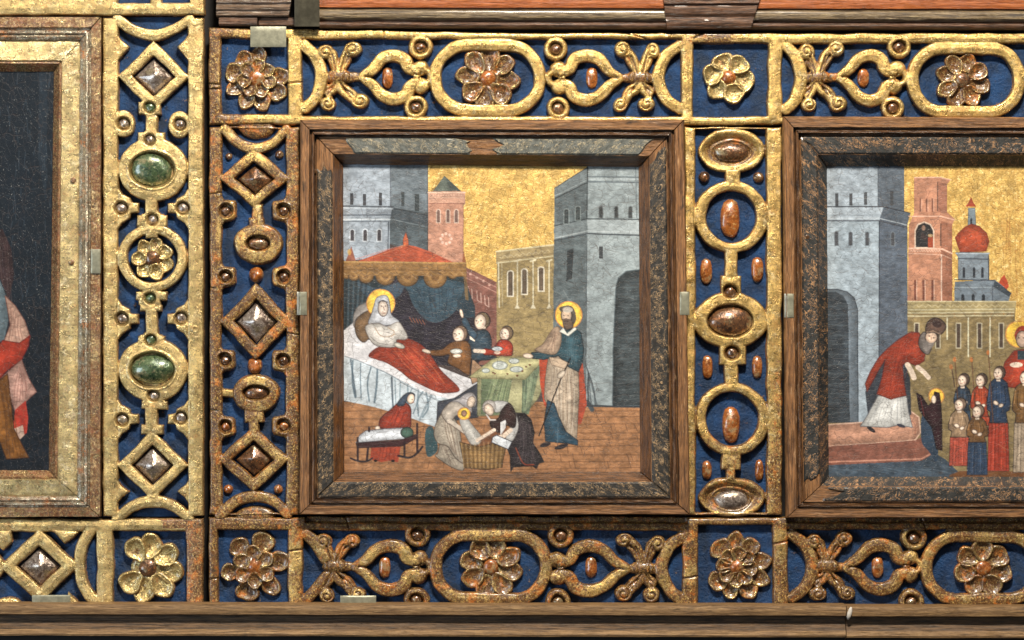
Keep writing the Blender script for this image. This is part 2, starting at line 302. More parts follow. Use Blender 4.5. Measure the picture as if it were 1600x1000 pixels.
        idx = np.arange(s.X.size).reshape(s.X.shape); F = np.stack([idx[:-1, :-1][q], idx[1:, :-1][q], idx[1:, 1:][q], idx[:-1, 1:][q]], -1)
        used = np.zeros(s.X.size, bool); used[F.ravel()] = True; rm = np.cumsum(used)-1; F = rm[F]
        wear = wearfn(s.X, s.Y)+s.B+wall*np.exp(np.minimum(s.D, 0)/1.05)  # bare bole at strap edges, strengthened so the colour also darkens crevices
        return mk(name, W(X, Y, H, hn).reshape(-1, 3)[used], F, mat, parent, attrs={'wear': np.clip(wear, -.5, 1.6).ravel()[used]})
def slab(name, x0, y0, x1, y1, mats, parent, top=0, bottom=-26, cell=6, amp=1.0, seed=3, hn=0):
    nx = max(2, int((x1-x0)/cell)); ny = max(2, int((y1-y0)/cell)); X, Y = np.meshgrid(np.linspace(x0, x1, nx), np.linspace(y0, y1, ny))
    H = top+amp*2*vnoise(X, Y, 16, seed); idx = np.arange(X.size).reshape(X.shape)
    F = np.stack([idx[:-1, :-1].ravel(), idx[1:, :-1].ravel(), idx[1:, 1:].ravel(), idx[:-1, 1:].ravel()], -1)
    rim = np.concatenate([idx[:, 0], idx[-1, 1:], idx[::-1, -1][1:], idx[0, ::-1][1:-1]]); V = W(X, Y, H, hn).reshape(-1, 3); b = V[rim].copy(); b[:, 1] = -bottom*.001
    nb = len(rim); k = len(V); a = np.arange(nb); F2 = np.stack([rim, k+a, k+(a+1) % nb, rim[(a+1) % nb]], -1)[:, ::-1]
    mi = np.concatenate([np.zeros(len(F)), np.ones(nb)])
    return mk(name, np.vstack([V, b]), np.vstack([F, F2]), mats, parent, midx=mi, uv=np.vstack([V, b])[:, [0, 2]]*1000, sharp=40)

# ---------------------------------------------------------------- stones and flowers
def dome(name, x, y, rx, ry, h0, hh, mat, parent, rot=0., sq=2., n=18, rings=6, label=None, seed=None, skew=.0):
    seed = seed or int(x*7+y); r_ = np.random.default_rng(seed); th = np.arange(n)/n*2*math.pi; V = [(0, 0, hh)]; j = 1+.05*(r_.random(n)-.5)
    for i in range(1, rings+1):
        p = i/rings*math.pi/2; rr = math.sin(p); z = hh*math.cos(p) if i < rings else -2.5
        for t, jj in zip(th, j):
            c, s_ = math.cos(t), math.sin(t); e_ = (abs(c)**sq+abs(s_)**sq)**(-1/sq)
            V.append((rx*rr*c*e_*jj+skew*z, ry*rr*s_*e_*jj, z))
    V = np.array(V); V[:, 2] += .04*hh*(r_.random(len(V))-.5)+.16*hh*2*vnoise(V[:, 0]+seed*3, V[:, 1], max(3, rx*.7), seed % 50)*(V[:, 2] > 0); V[:, 0] *= 1+.14*vnoise(V[:, 1]+seed, V[:, 0], max(4, ry*.8), 4); c, s_ = math.cos(rot), math.sin(rot); x2 = x+V[:, 0]*c-V[:, 1]*s_; y2 = y+V[:, 0]*s_+V[:, 1]*c
    F = [(0, 1+i, 1+(i+1) % n) for i in range(n)]
    for k in range(rings-1):
        for i in range(n): a = 1+k*n+i; b = 1+k*n+(i+1) % n; F.append((a, b, b+n, a+n)[::-1] if False else (b, a, a+n, b+n))
    o = mk(name, W(x2, y2, h0+V[:, 2], 12), F, mat, parent, smooth=True, attrs={'wear': np.full(len(V), .7)} if name == 'rosette' else None)
    if label: o['label'] = label
    return o
def pyramid(x, y, a, b, h0, hh, mat, parent, off=(0, 0), seed=0):
    r_ = np.random.default_rng(seed+int(x)); N_ = 9; V = []; F = []      # four facets, slightly pillowed
    c = [(-a, 0), (0, b), (a, 0), (0, -b)]; top = np.array([off[0], off[1]])
    for f in range(4):
        p = np.array(c[f]); q = np.array(c[(f+1) % 4]); base = len(V)
        for i in range(N_):
            t = i/(N_-1)
            for j in range(N_):
                s_ = j/(N_-1); e_ = p*(1-s_)+q*s_; xy = e_*(1-t)+top*t; bul = math.sin(t*math.pi)*.10*hh*math.sin(s_*math.pi)
                V.append((x+xy[0], y+xy[1], h0+(hh*t if i else -2)+bul+.25*(r_.random()-.5)))
        for i in range(N_-1):
            for j in range(N_-1): k = base+i*N_+j; F.append((k, k+1, k+N_+1, k+N_))
    V = np.array(V); return mk('pyramid_stone', W(V[:, 0], V[:, 1], V[:, 2], 12), F, mat, parent, sharp=28)
def petal(x, y, ang, dist, L, wd, h0, parent, mat, rimh=5.5, seed=0):
    rimh *= 1.15; L *= 1.04; n = 22; rg = (0.02, .22, .42, .60, .74, .86, .95, 1.03, 1.07); hz = (.20, .22, .28, .44, .72, .98, .96, .60); r_ = np.random.default_rng(seed); V = []
    ph = r_.random()*6; lob = .07 if r_.random() < .5 else .03; til = r_.uniform(-.08, .08)
    for k, q in enumerate(rg):
        for i in range(n):
            t = i/n*2*math.pi; cx = math.cos(t); rr = 1+lob*math.sin(3*t+ph)+.03*math.sin(5*t+ph*2)
            z = 1.6+rimh*(1+.22*math.sin(2*t+ph))*hz[k] if k < 8 else -h0-1
            V.append((dist+L*q*cx*rr, wd*q*math.sin(t)*(1-.26*max(0, -cx)**.8)*rr, h0+z+til*L*q*math.sin(t)*(k < 8)))
    V = np.array(V); c, s_ = math.cos(ang), math.sin(ang); X = x+V[:, 0]*c-V[:, 1]*s_; Y = y+V[:, 0]*s_+V[:, 1]*c; F = []
    for k in range(len(rg)-1):
        for i in range(n): a = k*n+i; b = k*n+(i+1) % n; F.append((b, a, a+n, b+n))
    F.append(tuple(range(n))[::-1]); wq = np.repeat((.66, .64, .60, .56, .50, .38, .46, .8, 1.), n)+.25*vnoise(X, Y, 9, seed); return mk('petal', W(X, Y, V[:, 2], 12), F, mat, parent, attrs={'wear': wq})
def rosette(x, y, R, n, parent, mat, cm, second=None, rot=0., miss=(), sq=1., cr_=9.5, label=None):
    cr_ *= 1.1
    core = dome('rosette', x, y, R*.5, R*.5*sq, 1, 4, mat, parent, n=20, rings=4)
    if label: core['label'] = label
    r_ = np.random.default_rng(int(x+y))
    if second:
        for i in range(second):
            if i in miss: continue
            a = rot+.35+i/second*2*math.pi+.12*(r_.random()-.5); petal(x, y, a, R*.70, R*.30*(.85+.35*r_.random()), R*.30*(.85+.35*r_.random()), 1, core, mat, 4.5, i+int(x))
        for i in range(n):
            a = rot+i/n*2*math.pi+.12*(r_.random()-.5); petal(x, y, a, R*.38, R*.25, R*.24, 5.5, core, mat, 4.5, i+9+int(x))
    else:
        for i in range(n):
            if i in miss: continue
            a = rot+i/n*2*math.pi+.10*(r_.random()-.5); petal(x, y, a, R*.62, R*.38*(.93+.14*r_.random()), R*math.pi*.66/n*1.26*(.93+.14*r_.random()), 2+1.5*(i % 2), core, mat, 5.2, i+int(x))
    dome('centre_boss', x, y, cr_, cr_, 6, 8.5, cm, core, n=16, rings=5)
    return core

# ================================================================ carved boards
def wsm(x, a, b): t = np.clip((x-a)/(b-a), 0, 1); return t*t*(3-2*t)
GR = []
def carve(f):
    for g in GR: f.groove(g, 2.0, 3.6, .45)
    GR.clear()
def half(f, panel, xD, xd, xK, xT, xB, xC, yc, s, hy=55, oval=None, b=0, gap=False, kb=.5):
    """half a frieze motif: bow, crossed scrolls, spade ring and clasp; s = +1 runs to the right"""
    y0 = yc
    X = lambda v: xK+s*v
    J = np.random.default_rng(int(xK*3+yc)); j = lambda a: J.uniform(-a, a)
    sc = hy/55
    # bow
    if gap:
        f.stroke([(xD, y0-52*sc), (xD+s*14, y0-38*sc), (xd-s*2, y0-14*sc)], [13, 15, 15], b=b); f.stroke([(xd, y0+16*sc), (xD+s*13, y0+38*sc), (xD, y0+52*sc)], [14, 13, 14], b=b+.1)
    else: f.stroke([(xD, y0-50*sc), (xD+(xd-xD)*.62, y0-33*sc), (xd, y0), (xD+(xd-xD)*.62, y0+33*sc), (xD, y0+50*sc)], [14, 15, 17, 15, 14], b=b)
    # stalk and knot
    f.stroke([(xd, y0), (xK, y0), (xT-s*9, y0)], [9, 13, 8], H=10, b=b+kb); f.stroke([X(-9), ], 1) if False else None
    f.stroke([(X(-8), y0-1), (X(10), y0-1)], [15, 15], H=13, r=6, b=b+kb, smooth=False)
    # crossed scrolls, each ending in a curled ball
    for (dx, up, ex, ey, cx_, cy_) in ((-1, -1, -20+j(4), -43+j(3), -6+j(2), -34+j(3), ), (1, -1, 27+j(4), -43+j(3), 9+j(2), -36+j(3)), (-1, 1, -14+j(4), 43+j(2), -10+j(2), 30+j(3)), (1, 1, 34+j(4), 41+j(3), 13+j(2), 30+j(3))):
        f.stroke([(X(dx*3), y0+up*7), (X(dx*5), y0+up*20), (X(cx_+dx*3), y0+cy_*sc), (X(ex-dx*5), y0+(ey+up*3)*sc)], [8, 7, 8, 7], H=11.5, r=4, b=b+.12)
        f.disc(X(ex), y0+ey*sc, 13.5+j(1.6), 12.5+j(1.2), H=12, r=4, b=b, dome=1.5); bx, by = X(ex), y0+ey*sc
        f.stroke([(X(dx*7), y0+up*10), (X(cx_+dx*9), y0+(cy_*.75)*sc), (bx-s*dx*2, by-up*6)], [2.5, 3.5, 1], H=9, r=4, b=b+.3)
        GR.append([(X(dx*4), y0+up*9), (X(cx_*.6+dx*4), y0+cy_*.7*sc), (X(cx_+dx*5), y0+cy_*sc)]); GR.append([(bx+s*dx*rr_*math.cos(a), by-rr_*up*math.sin(a)) for a, rr_ in zip(np.linspace(2.2, 8.2, 11), np.linspace(9.5, 3, 11))])
    GR.append([(X(-9), y0-8), (X(-9), y0+7)]); GR.append([(X(9), y0-8), (X(9), y0+7)]); GR.append([(xT-s*2, y0), (xT+s*9, y0-1)])
    # spade ring
    L = abs(xC-xT)
    Q = lambda v: xT+s*v*L/70
    f.stroke([(Q(-4), y0-2), (Q(8), y0-12*sc), (Q(20), y0-29*sc), (Q(35), y0-35*sc), (Q(50), y0-29*sc), (Q(56), y0-14*sc), (Q(66), y0-8*sc)], [10, 13, 15, 16, 16, 15, 12], b=b)
    f.stroke([(Q(-4), y0+2), (Q(8), y0+12*sc), (Q(20), y0+29*sc), (Q(36), y0+36*sc), (Q(51), y0+29*sc), (Q(57), y0+15*sc), (Q(66), y0+9*sc)], [10, 13, 15, 16, 16, 15, 12], b=b)
    # clasp
    f.disc(xC+j(2), y0-14*sc, 14+j(1), 13, r=6, b=b, dome=1); f.disc(xC+j(2), y0+14*sc, 14+j(1), 13, r=6, b=b, dome=1); f.ring(xC+s*6, y0, 17, 16, 4.5, 4.5, r=5, b=b)
    GR.append([(xC-s*9, y0-3), (xC-s*2, y0-2), (xC+s*3, y0-6)]); GR.append([(xC-s*9, y0+3), (xC-s*2, y0+2), (xC+s*3, y0+6)])
def stone_capsule(x, y, rx, ry, panel, mat=None, hh=6.5, rot=0.): return dome('capsule_stone', x, y, rx, ry, 1.5, hh, mat or M['amber'], panel, sq=2.6, n=14, rings=5, rot=rot)
def cupball(f, x, y, ro, panel, mat, H=12, rb=None, b=0):
    f.disc(x, y, ro, ro, H=H, r=4, b=b); f.cut(x, y, ro*.64, ro*.64, floor=4, wall=4); rb = rb or ro*.44
    CUPS.append((x, y, rb, mat, panel))
def flush():
    for x, y, rb, mat, p in CUPS: dome('bead_stone', x, y, rb, rb*random.uniform(.92, 1.05), 3.5, rb*.85, M[mat], p, n=14, rings=5)
    CUPS.clear()
CUPS = []

# ---- left gilded column
P = thing('carved_pilaster', 238, 808, 0, 'clean bright gilded carved column with two green oval stones, right of the left frame', 'carved column', 'carved gilded columns')
slab('blue_ground', 161, 27, 317, 807, [M['blue'], M['bare_wood']], P)
f = Field(156, 24, 323, 811, seed=11, wob=.9)
f.board(159.5, 27.5, 318.5, 807.5, [(185, 26, 293, 809)], H=13, r=2.5)
K = dict(H=12.5, r=2.2)
f.stroke([(183, 30), (206, 46), (240, 55), (272, 45), (296, 30)], [12, 13, 14, 13, 12], **K)
for sx, x0 in ((1, 185), (-1, 293)):
    for y0, y1, yc in ((50, 100, 73), (745, 792, 768)): f.poly([(x0-4*sx, y0), (x0+5*sx, y0+12), (x0+18*sx, yc), (x0+6*sx, y1-14), (x0-4*sx, y1)], **K)
f.rhomb(240, 119, 57, 56, 33, 31, **K); f.rhomb(238, 727, 57, 56, 32, 31, **K)
for (x, y, mm) in ((234, 168, 'green'), (234, 218, 'violet'), (238, 343, 'violet'), (234, 466, 'green'), (235, 531, 'green'), (240, 618, 'violet')):
    f.rect(x-18, y-9, x+18, y+12, **K); f.disc(x, y, 17, 16, **K)
for (a, b) in ((180, 215), (300, 336), (350, 372), (448, 460), (470, 530), (622, 680)): f.rect(226, a, 247, b, **K)
f.rect(214, 206, 258, 222, **K); f.rect(213, 336, 261, 354, **K); f.rect(212, 455, 262, 470, **K); f.rect(218, 476, 254, 487, **K); f.rect(214, 524, 258, 540, **K); f.rect(220, 626, 262, 640, **K); f.rect(220, 663, 256, 680, **K)
f.ring(238, 403, 55, 54, 38, 38, **K)
for cy, ry in ((265, 51), (578, 51)): f.disc(239, cy, 55, ry, H=12.5, r=2.6)
for cy in (265, 578): f.cut(238, cy, 36, 29, floor=3, wall=4); f.lip(238, cy, 38, 31, 1.2, 2.5)
for (x, y, mm) in ((234, 168, 'green'), (234, 218, 'violet'), (238, 343, 'violet'), (234, 466, 'green'), (235, 531, 'green'), (240, 618, 'violet')):
    f.cut(x, y, 11, 11, floor=5, wall=4); CUPS.append((x, y, 8.2, mm, P))
for (x, y) in ((193, 193), (280, 194)): f.disc(x, y, 18, 22, **K)
for y in (325, 498, 655):
    for sx, x in ((1, 189), (-1, 284)):
        e0 = 183 if sx > 0 else 295
        f.poly([(e0, y-34), (e0+8*sx, y-22), (e0+20*sx, y-16), (e0+22*sx, y-9), (e0+34*sx, y-8), (e0+34*sx, y+8), (e0+22*sx, y+9), (e0+20*sx, y+16), (e0+8*sx, y+24), (e0, y+36)], **K)
for (x, y) in ((193, 193), (281, 194), (189, 325), (285, 325), (191, 498), (283, 497), (191, 656), (282, 653)):
    f.cut(x, y, 12, 12, floor=4, wall=4); CUPS.append((x, y, 9, 'violet', P))
f.stroke([(181, 812), (208, 791), (238, 784), (268, 790), (296, 811)], [11, 13, 15, 13, 11], **K); f.rect(228, 768, 250, 785, **K)
for (x, y) in ((206, 126), (206, 288), (305, 515), (306, 285)): f.lip(x, y, 4, 4, 1.2, 1.5)
f.build('gilt_tracery', M['gilt_pale'], P, lambda X, Y: .02+.12*wsm(np.abs(X-238), 60, 82)+.0*X, 12); flush()
pyramid(240, 120, 31, 29, 4, 13, M['violet'], P, (3, -2)); pyramid(238, 727, 30, 29, 4, 13, M['violet'], P, (2, 1))
dome('oval_stone', 237, 265, 32, 26, 3, 15, M['green'], P, n=28, rings=8, rot=.06); dome('oval_stone', 239, 577, 34, 24, 3, 15, M['green'], P, n=28, rings=8, rot=-.04)
rosette(238, 404, 33, 7, P, M['gilt_flower_gold'], M['brown'], rot=-1.35, cr_=12)

# ---- middle column
P = thing('carved_pilaster', 398, 806, 0, 'narrow worn brown and gold carved column with three pyramid stones, left of central painting', 'carved column', 'carved gilded columns')
slab('blue_ground', 328, 197, 468, 805, [M['blue'], M['bare_wood']], P, seed=8)
f = Field(323, 193, 473, 809, seed=23, wob=1.5)
f.board(326.5, 197, 469, 805.5, [(347, 201, 446, 801)], H=12, r=3)
K = dict(H=12.5, r=3)
f.stroke([(350, 201), (370, 222), (399, 231), (427, 222), (447, 201)], [12, 13, 14, 13, 12], **K); f.disc(400, 196, 30, 20, H=8, r=10, b=.8)
f.rhomb(397, 278, 56, 49, 30, 25, **K); f.rhomb(400, 503, 58, 62, 33, 35, **K); f.rhomb(396, 718, 57, 52, 31, 28, **K)
f.rect(393, 318, 411, 352, **K); f.rect(388, 340, 413, 356, **K)
f.disc(403, 381, 39, 32, H=13, r=5); f.disc(400, 615, 39, 31, H=13, r=5)
f.cut(403, 380, 20, 13, floor=3, wall=3); f.cut(400, 614, 23, 13, floor=3, wall=3); f.stroke([(346, 615), (364, 615)], 9, H=9, smooth=False, b=-.3)
f.rect(382, 640, 414, 662, **K); f.rect(388, 655, 406, 685, **K)
for y in (329, 432, 563, 666):
    for sx, x in ((1, 352), (-1, 443)):
        e0 = 344 if sx > 0 else 449
        f.poly([(e0, y-27), (e0+6*sx, y-17), (e0+22*sx, y-15), (e0+25*sx, y-10), (e0+25*sx, y+10), (e0+22*sx, y+15), (e0+6*sx, y+19), (e0, y+29)], H=12.5, r=4)
for y in (329, 432, 563, 666):
    for sx, x in ((1, 352), (-1, 443)):
        f.cut(x, y, 13, 13, floor=4, wall=5); f.lip(x, y, 12.5, 12.5, 1.5, 2.5); CUPS.append((x, y, 7.5, 'brown' if y < 500 else 'amber' if y > 600 else 'brown', P))
f.stroke([(344, 806), (366, 784), (397, 776), (428, 784), (449, 804)], [12, 13, 14, 13, 12], **K); f.disc(398, 806, 32, 16, H=9, r=9, b=.6)
for g in ([(327, 303), (346, 301)], [(327, 640), (340, 642)], [(447, 520), (468, 523)], [(327, 450), (336, 452)]): f.groove(g, 1.5, 4, .5)
f.build('gilt_tracery', M['gilt'], P, lambda X, Y: .52+.08*wsm(Y, 300, 520)+.22*vnoise(X, Y, 40, 4)+.22*wsm(347-X, 0, 16)+.1*wsm(X-447, 0, 15), 12); flush()
for (x, y, a, b) in ((399, 280, 28, 23), (400, 503, 31, 33), (397, 718, 29, 26)): pyramid(x, y, a, b, 4, 12, M['brown'] if y != 503 else M['violet'], P, (-2, -1))
dome('oval_stone', 403, 380, 17, 9.5, 3, 9, M['brown'], P, n=20); dome('oval_stone', 400, 614, 20, 10, 3, 9, M['brown'], P, n=20)
dome('bead_stone', 400, 429, 12, 13, 1, 13, M['amber'], P); dome('bead_stone', 397, 571, 12, 14, 1, 13, M['amber'], P)
for (x, y, r) in ((357, 244, 6), (436, 241, 7), (356, 765, 7.5), (434, 765, 7.5)): dome('stud', x, y, r, r, 1, 6, M['brown'] if y < 500 else M['amber'], P, n=12, rings=4)

# ---- right column
P = thing('carved_pilaster', 1143, 808, 0, 'carved gold column whose round rings hold orange capsule stones, left of the right painting', 'carved column', 'carved gilded columns')
slab('blue_ground', 1071, 199, 1221, 805, [M['blue'], M['bare_wood']], P, seed=14)
f = Field(1066, 194, 1226, 809, seed=31, wob=1.2)
f.board(1069, 198, 1222.5, 806, [(1087.5, 202, 1197, 801)], H=13, r=3.5)
K = dict(H=13, r=3)
f.ring(1143, 339, 58.5, 57.5, 38, 40, **K); f.ring(1144, 655, 58.5, 59, 40, 42, **K)
f.disc(1142, 501, 59, 45, H=13, r=4)
for (x0, y0, x1, y1) in ((1133, 262, 1158, 292), (1132, 386, 1154, 436), (1126, 430, 1159, 460), (1124, 538, 1166, 571), (1131, 560, 1155, 604), (1127, 708, 1159, 735), (1135, 725, 1151, 752)): f.rect(x0, y0, x1, y1, **K)
f.cut(1142, 502, 38, 27, floor=3, wall=4)
for y in (456, 551): f.cut(1142 if y < 500 else 1144, y, 14, 13, floor=4, wall=5); CUPS.append((1142 if y < 500 else 1144, y, 9, 'brown', P))
for (cy, ry) in ((236, 34), (778, 31)):
    f.poly(catmull([(1090, cy), (1103, cy-ry*.68), (1125, cy-ry), (1163, cy-ry), (1186, cy-ry*.66), (1197, cy-3), (1188, cy+ry*.6), (1163, cy+ry*.96), (1125, cy+ry*.96), (1103, cy+ry*.62)], 5, True), H=11, r=3)
    f.cut(1143, cy, 50, ry-3, floor=3.5, wall=16); f.lip(1143, cy+2, 31, 18, 3, 3)
f.build('gilt_tracery', M['gilt'], P, lambda X, Y: .16+.32*wsm(Y, 450, 700)+.14*wsm(X-1197, 0, 20)*wsm(Y, 350, 560)+.1*vnoise(X, Y, 36, 9), 12); flush()
dome('oval_stone', 1143, 238, 28, 15, 3, 10, M['brown'], P, n=26, rings=7); dome('oval_stone', 1143, 502, 35, 24, 3, 13, M['brown'], P, n=26, rings=7); dome('oval_stone', 1143, 782, 27, 16, 3, 11, M['violet'], P, n=26, rings=7)
stone_capsule(1142, 341, 15.5, 30, P, hh=10); stone_capsule(1143, 664, 14, 29, P, hh=10)
for (x, y, a, b) in ((1104, 424, 10, 20), (1184, 421, 10, 20), (1106, 574, 8.5, 19), (1184, 574, 8.5, 18), (1105, 735, 8, 15), (1187, 735, 7, 17)): stone_capsule(x, y, a, b, P)
for (x, y) in ((1101, 276), (1186, 277)): dome('bead_stone', x, y, 9, 9, 1, 8, M['brown'], P)

# ---- friezes
def smallcup(f, x, y, P, ro=20, mat='brown', b=0): cupball(f, x, y, ro, P, mat, H=12.5, rb=9.5, b=b)
P = thing('carved_frieze', 1070, 185, 0, 'upper carved gold frieze with blue ground, running above the central and right paintings', 'carved frieze', 'carved gilded friezes')
slab('blue_ground', 327, 53, 1838, 195, [M['blue'], M['bare_wood']], P, seed=5)
f = Field(320, 38, 1842, 200, seed=41, wob=1.3)
f.XW = f.XW; ty = 42+8*wsm(f.X, 325, 900)
f.YW = f.YW-0
d = sd_rect(f.XW, f.YW, 325.5, 0, 1838, 195.5); d = np.maximum(d, ty+1-f.YW)
for o in ((346, 61, 449, 178), (473, 62, 1064, 181), (1084, 69, 1199, 181), (1223, 69, 1816, 183)): d = np.maximum(d, -sd_rect(f.XW, f.YW, *o))
f.put((slice(None), slice(None)), d, 12, 3.5)
def oval(f, x0, x1, y0, y1, t, b=0, H=12.5):
    w_ = f.win(x0, y0, x1, y1); X = f.XW[w_]; Y = f.YW[w_]; cx = (x0+x1)/2; cy = (y0+y1)/2; a = (x1-x0)/2-t/2; h = (y1-y0)/2-t/2; R = h*.97
    qx = np.abs(X-cx)-(a-R); qy = np.abs(Y-cy)-(h-R); d = np.abs(np.hypot(np.maximum(qx, 0), np.maximum(qy, 0))+np.minimum(np.maximum(qx, qy), 0)-R)-t/2
    f.put(w_, d, H, 3.0, b)
oval(f, 670, 854, 60, 183, 21); oval(f, 1416, 1604, 65, 185, 21); 
half(f, P, 476, 502, 528, 572, 606, 656, 120, 1, 54); half(f, P, 1062, 1028, 1000, 962, 925, 874, 121, -1, 54, kb=.6)
half(f, P, 1228, 1252, 1277, 1318, 1352, 1400, 121, 1, 54, kb=.45); half(f, P, 1810, 1780, 1755, 1712, 1680, 1622, 121, -1, 54)
for (x, y) in ((657, 73), (650, 167), (869, 76), (872, 169), (1405, 73), (1395, 168), (1622, 78), (1622, 168)): smallcup(f, x, y, P, 19.5)
carve(f)
for g in ([(326, 131), (346, 132)], [(326, 139), (346, 138)], [(449, 130), (472, 127)], [(1084, 60), (1100, 52)], [(600, 47), (602, 61)], [(980, 52), (1010, 60)]): f.groove(g, 1.6, 4, .6)
f.build('gilt_tracery', M['gilt'], P, lambda X, Y: .19+.40*(1-wsm(X, 345, 470))*wsm(np.abs(Y-120), 40, 62)+.5*(1-wsm(X, 335, 350))+.5*np.exp(-((X-1110)/55)**2)*(Y < 70)-.14*wsm(X, 500, 700)*(1-wsm(X, 850, 1300))+.12*vnoise(X, Y, 45, 6), 12); flush()
rosette(401, 122, 50, 7, P, M['gilt_flower'], M['amber'], second=9, rot=.3, miss=(7,), cr_=13)
rosette(762, 122, 49, 8, P, M['gilt_flower'], M['amber'], rot=.1, cr_=12); rosette(1139, 121, 40, 6, P, M['gilt_flower_gold'], M['amber'], rot=.2, cr_=11); rosette(1505, 125, 43, 8, P, M['gilt_flower'], M['brown'], rot=.3, cr_=12)
for x in (605, 925, 1350): stone_capsule(x, 121, 9, 17 if x < 1300 else 15, P, hh=6)

P = thing('carved_frieze', 1070, 943, 0, 'lower carved frieze with red-brown worn gilding, running under the central and right paintings', 'carved frieze', 'carved gilded friezes')
slab('blue_ground', 327, 809, 1838, 962, [M['blue'], M['bare_wood']], P, seed=6)
f = Field(320, 804, 1842, 962, seed=57, wob=1.4)
f.board(325.5, 808, 1838, 965, [(342, 829, 449, 948), (474, 830, 1066, 948), (1091, 821, 1207, 948), (1232, 829, 1816, 948)], H=12, r=3.5)
oval(f, 670, 864, 826, 947, 21); oval(f, 1438, 1634, 828, 947, 21)
half(f, P, 478, 510, 522, 562, 600, 655, 887, 1, 54, gap=True, kb=.5); half(f, P, 1064, 1034, 1006, 972, 924, 872, 889, -1, 54, kb=.45)
half(f, P, 1238, 1270, 1293, 1330, 1372, 1422, 886, 1, 54, kb=.4); half(f, P, 1810, 1780, 1760, 1722, 1690, 1652, 886, -1, 54)
for (x, y) in ((652, 836), (650, 938), (877, 837), (872, 941), (1428, 841), (1424, 941)): smallcup(f, x, y, P, 21, b=.0)
for a_, b_ in ((476, 1076), (1230, 1836)): f.cut((a_+b_)/2, 811, (b_-a_)/2, 9, floor=3, wall=3, poly=[(a_, 800), (b_, 800), (b_, 819), (a_, 819)])  # recess below the frames, cut and browned to deepen their shadow
carve(f)
for g in ([(326, 905), (343, 903)], [(448, 862), (474, 858)], [(540, 809), (545, 828)], [(1066, 905), (1090, 901)], [(1208, 850), (1232, 846)], [(1440, 811), (1446, 828)]): f.groove(g, 1.6, 4, .6)
f.build('gilt_tracery', M['gilt'], P, lambda X, Y: .58+.26*wsm(830-Y, 0, 14)+.22*(1-wsm(X, 335, 350))+.34*vnoise(X, Y, 32, 16)-.25*np.exp(-((X-1150)/60)**2)*(Y < 825), 12); flush()  # red-brown wear; its darker tone also paints the weaker light down here
rosette(397, 886, 54, 6, P, M['gilt_flower'], M['amber'], second=6, rot=.5, cr_=13); rosette(1152, 886, 52, 8, P, M['gilt_flower'], M['amber'], second=9, rot=.1, miss=(4,), cr_=12)
rosette(767, 886, 50, 8, P, M['gilt_flower'], M['amber'], rot=.25, cr_=12, miss=()); rosette(1537, 888, 46, 7, P, M['gilt_flower'], M['amber'], rot=.2, cr_=12)
for x in (601, 924, 1372): stone_capsule(x, 887, 9.5, 17, P, hh=7)

P = thing('carved_frieze', 159, 943, 0, 'short gilded frieze with a large flower and pyramid stone, below left picture frame', 'carved frieze', 'carved gilded friezes')
slab('blue_ground', -198, 811, 315, 962, [M['blue'], M['bare_wood']], P, seed=7)
f = Field(-204, 806, 322, 962, seed=67, wob=1.4)
f.board(-200, 810.5, 318, 965, [(-180, 832, 150, 948), (178, 831, 290, 948)], H=12, r=3)
K = dict(H=12.5, r=3.5)
f.rhomb(61, 885, 64, 60, 33, 31, **K); f.rect(112, 876, 128, 888, **K)
f.stroke([(142, 828), (128, 855), (125, 882), (130, 915), (148, 942)], [15, 15, 13, 15, 16], **K)
f.poly([(64, 826), (84, 834), (102, 852), (116, 842), (126, 830)], **K); f.poly([(100, 948), (106, 924), (122, 940), (140, 950)], **K); f.disc(12, 945, 22, 12, **K); f.poly([(-5, 830), (20, 828), (20, 848), (5, 862), (-10, 850)], **K)
f.disc(-20, 885, 26, 26, **K)
f.build('gilt_tracery', M['gilt_pale'], P, lambda X, Y: .16+.9*wsm(X, 286, 294)+.7*wsm(X, 240, 262)*(Y < 826)+.14*vnoise(X, Y, 40, 5), 12)
pyramid(61, 886, 32, 30, 4, 13, M['violet'], P, (2, -2)); rosette(231, 888, 54, 8, P, M['gilt_flower_gold'], M['brown'], rot=.15, cr_=14, second=None, miss=(4,), label='large gilded flower with broken and missing outer petals')
P = thing('carved_frieze', 159, 24, 0, 'plain gilded bottom edge of a frieze at the top left, above the left frame', 'carved frieze', 'carved gilded friezes')
slab('blue_ground', -198, -118, 317, 23, [M['blue'], M['bare_wood']], P, seed=9)
f = Field(-204, -125, 324, 28, seed=71, wob=1.2)
f.board(-200, -120, 320, 24.5, [(184, -100, 235, 4), (254, -100, 296, 4)], H=13, r=3); f.build('gilt_tracery', M['gilt_pale'], P, lambda X, Y: .08+.1*vnoise(X, Y, 40, 5), 12)

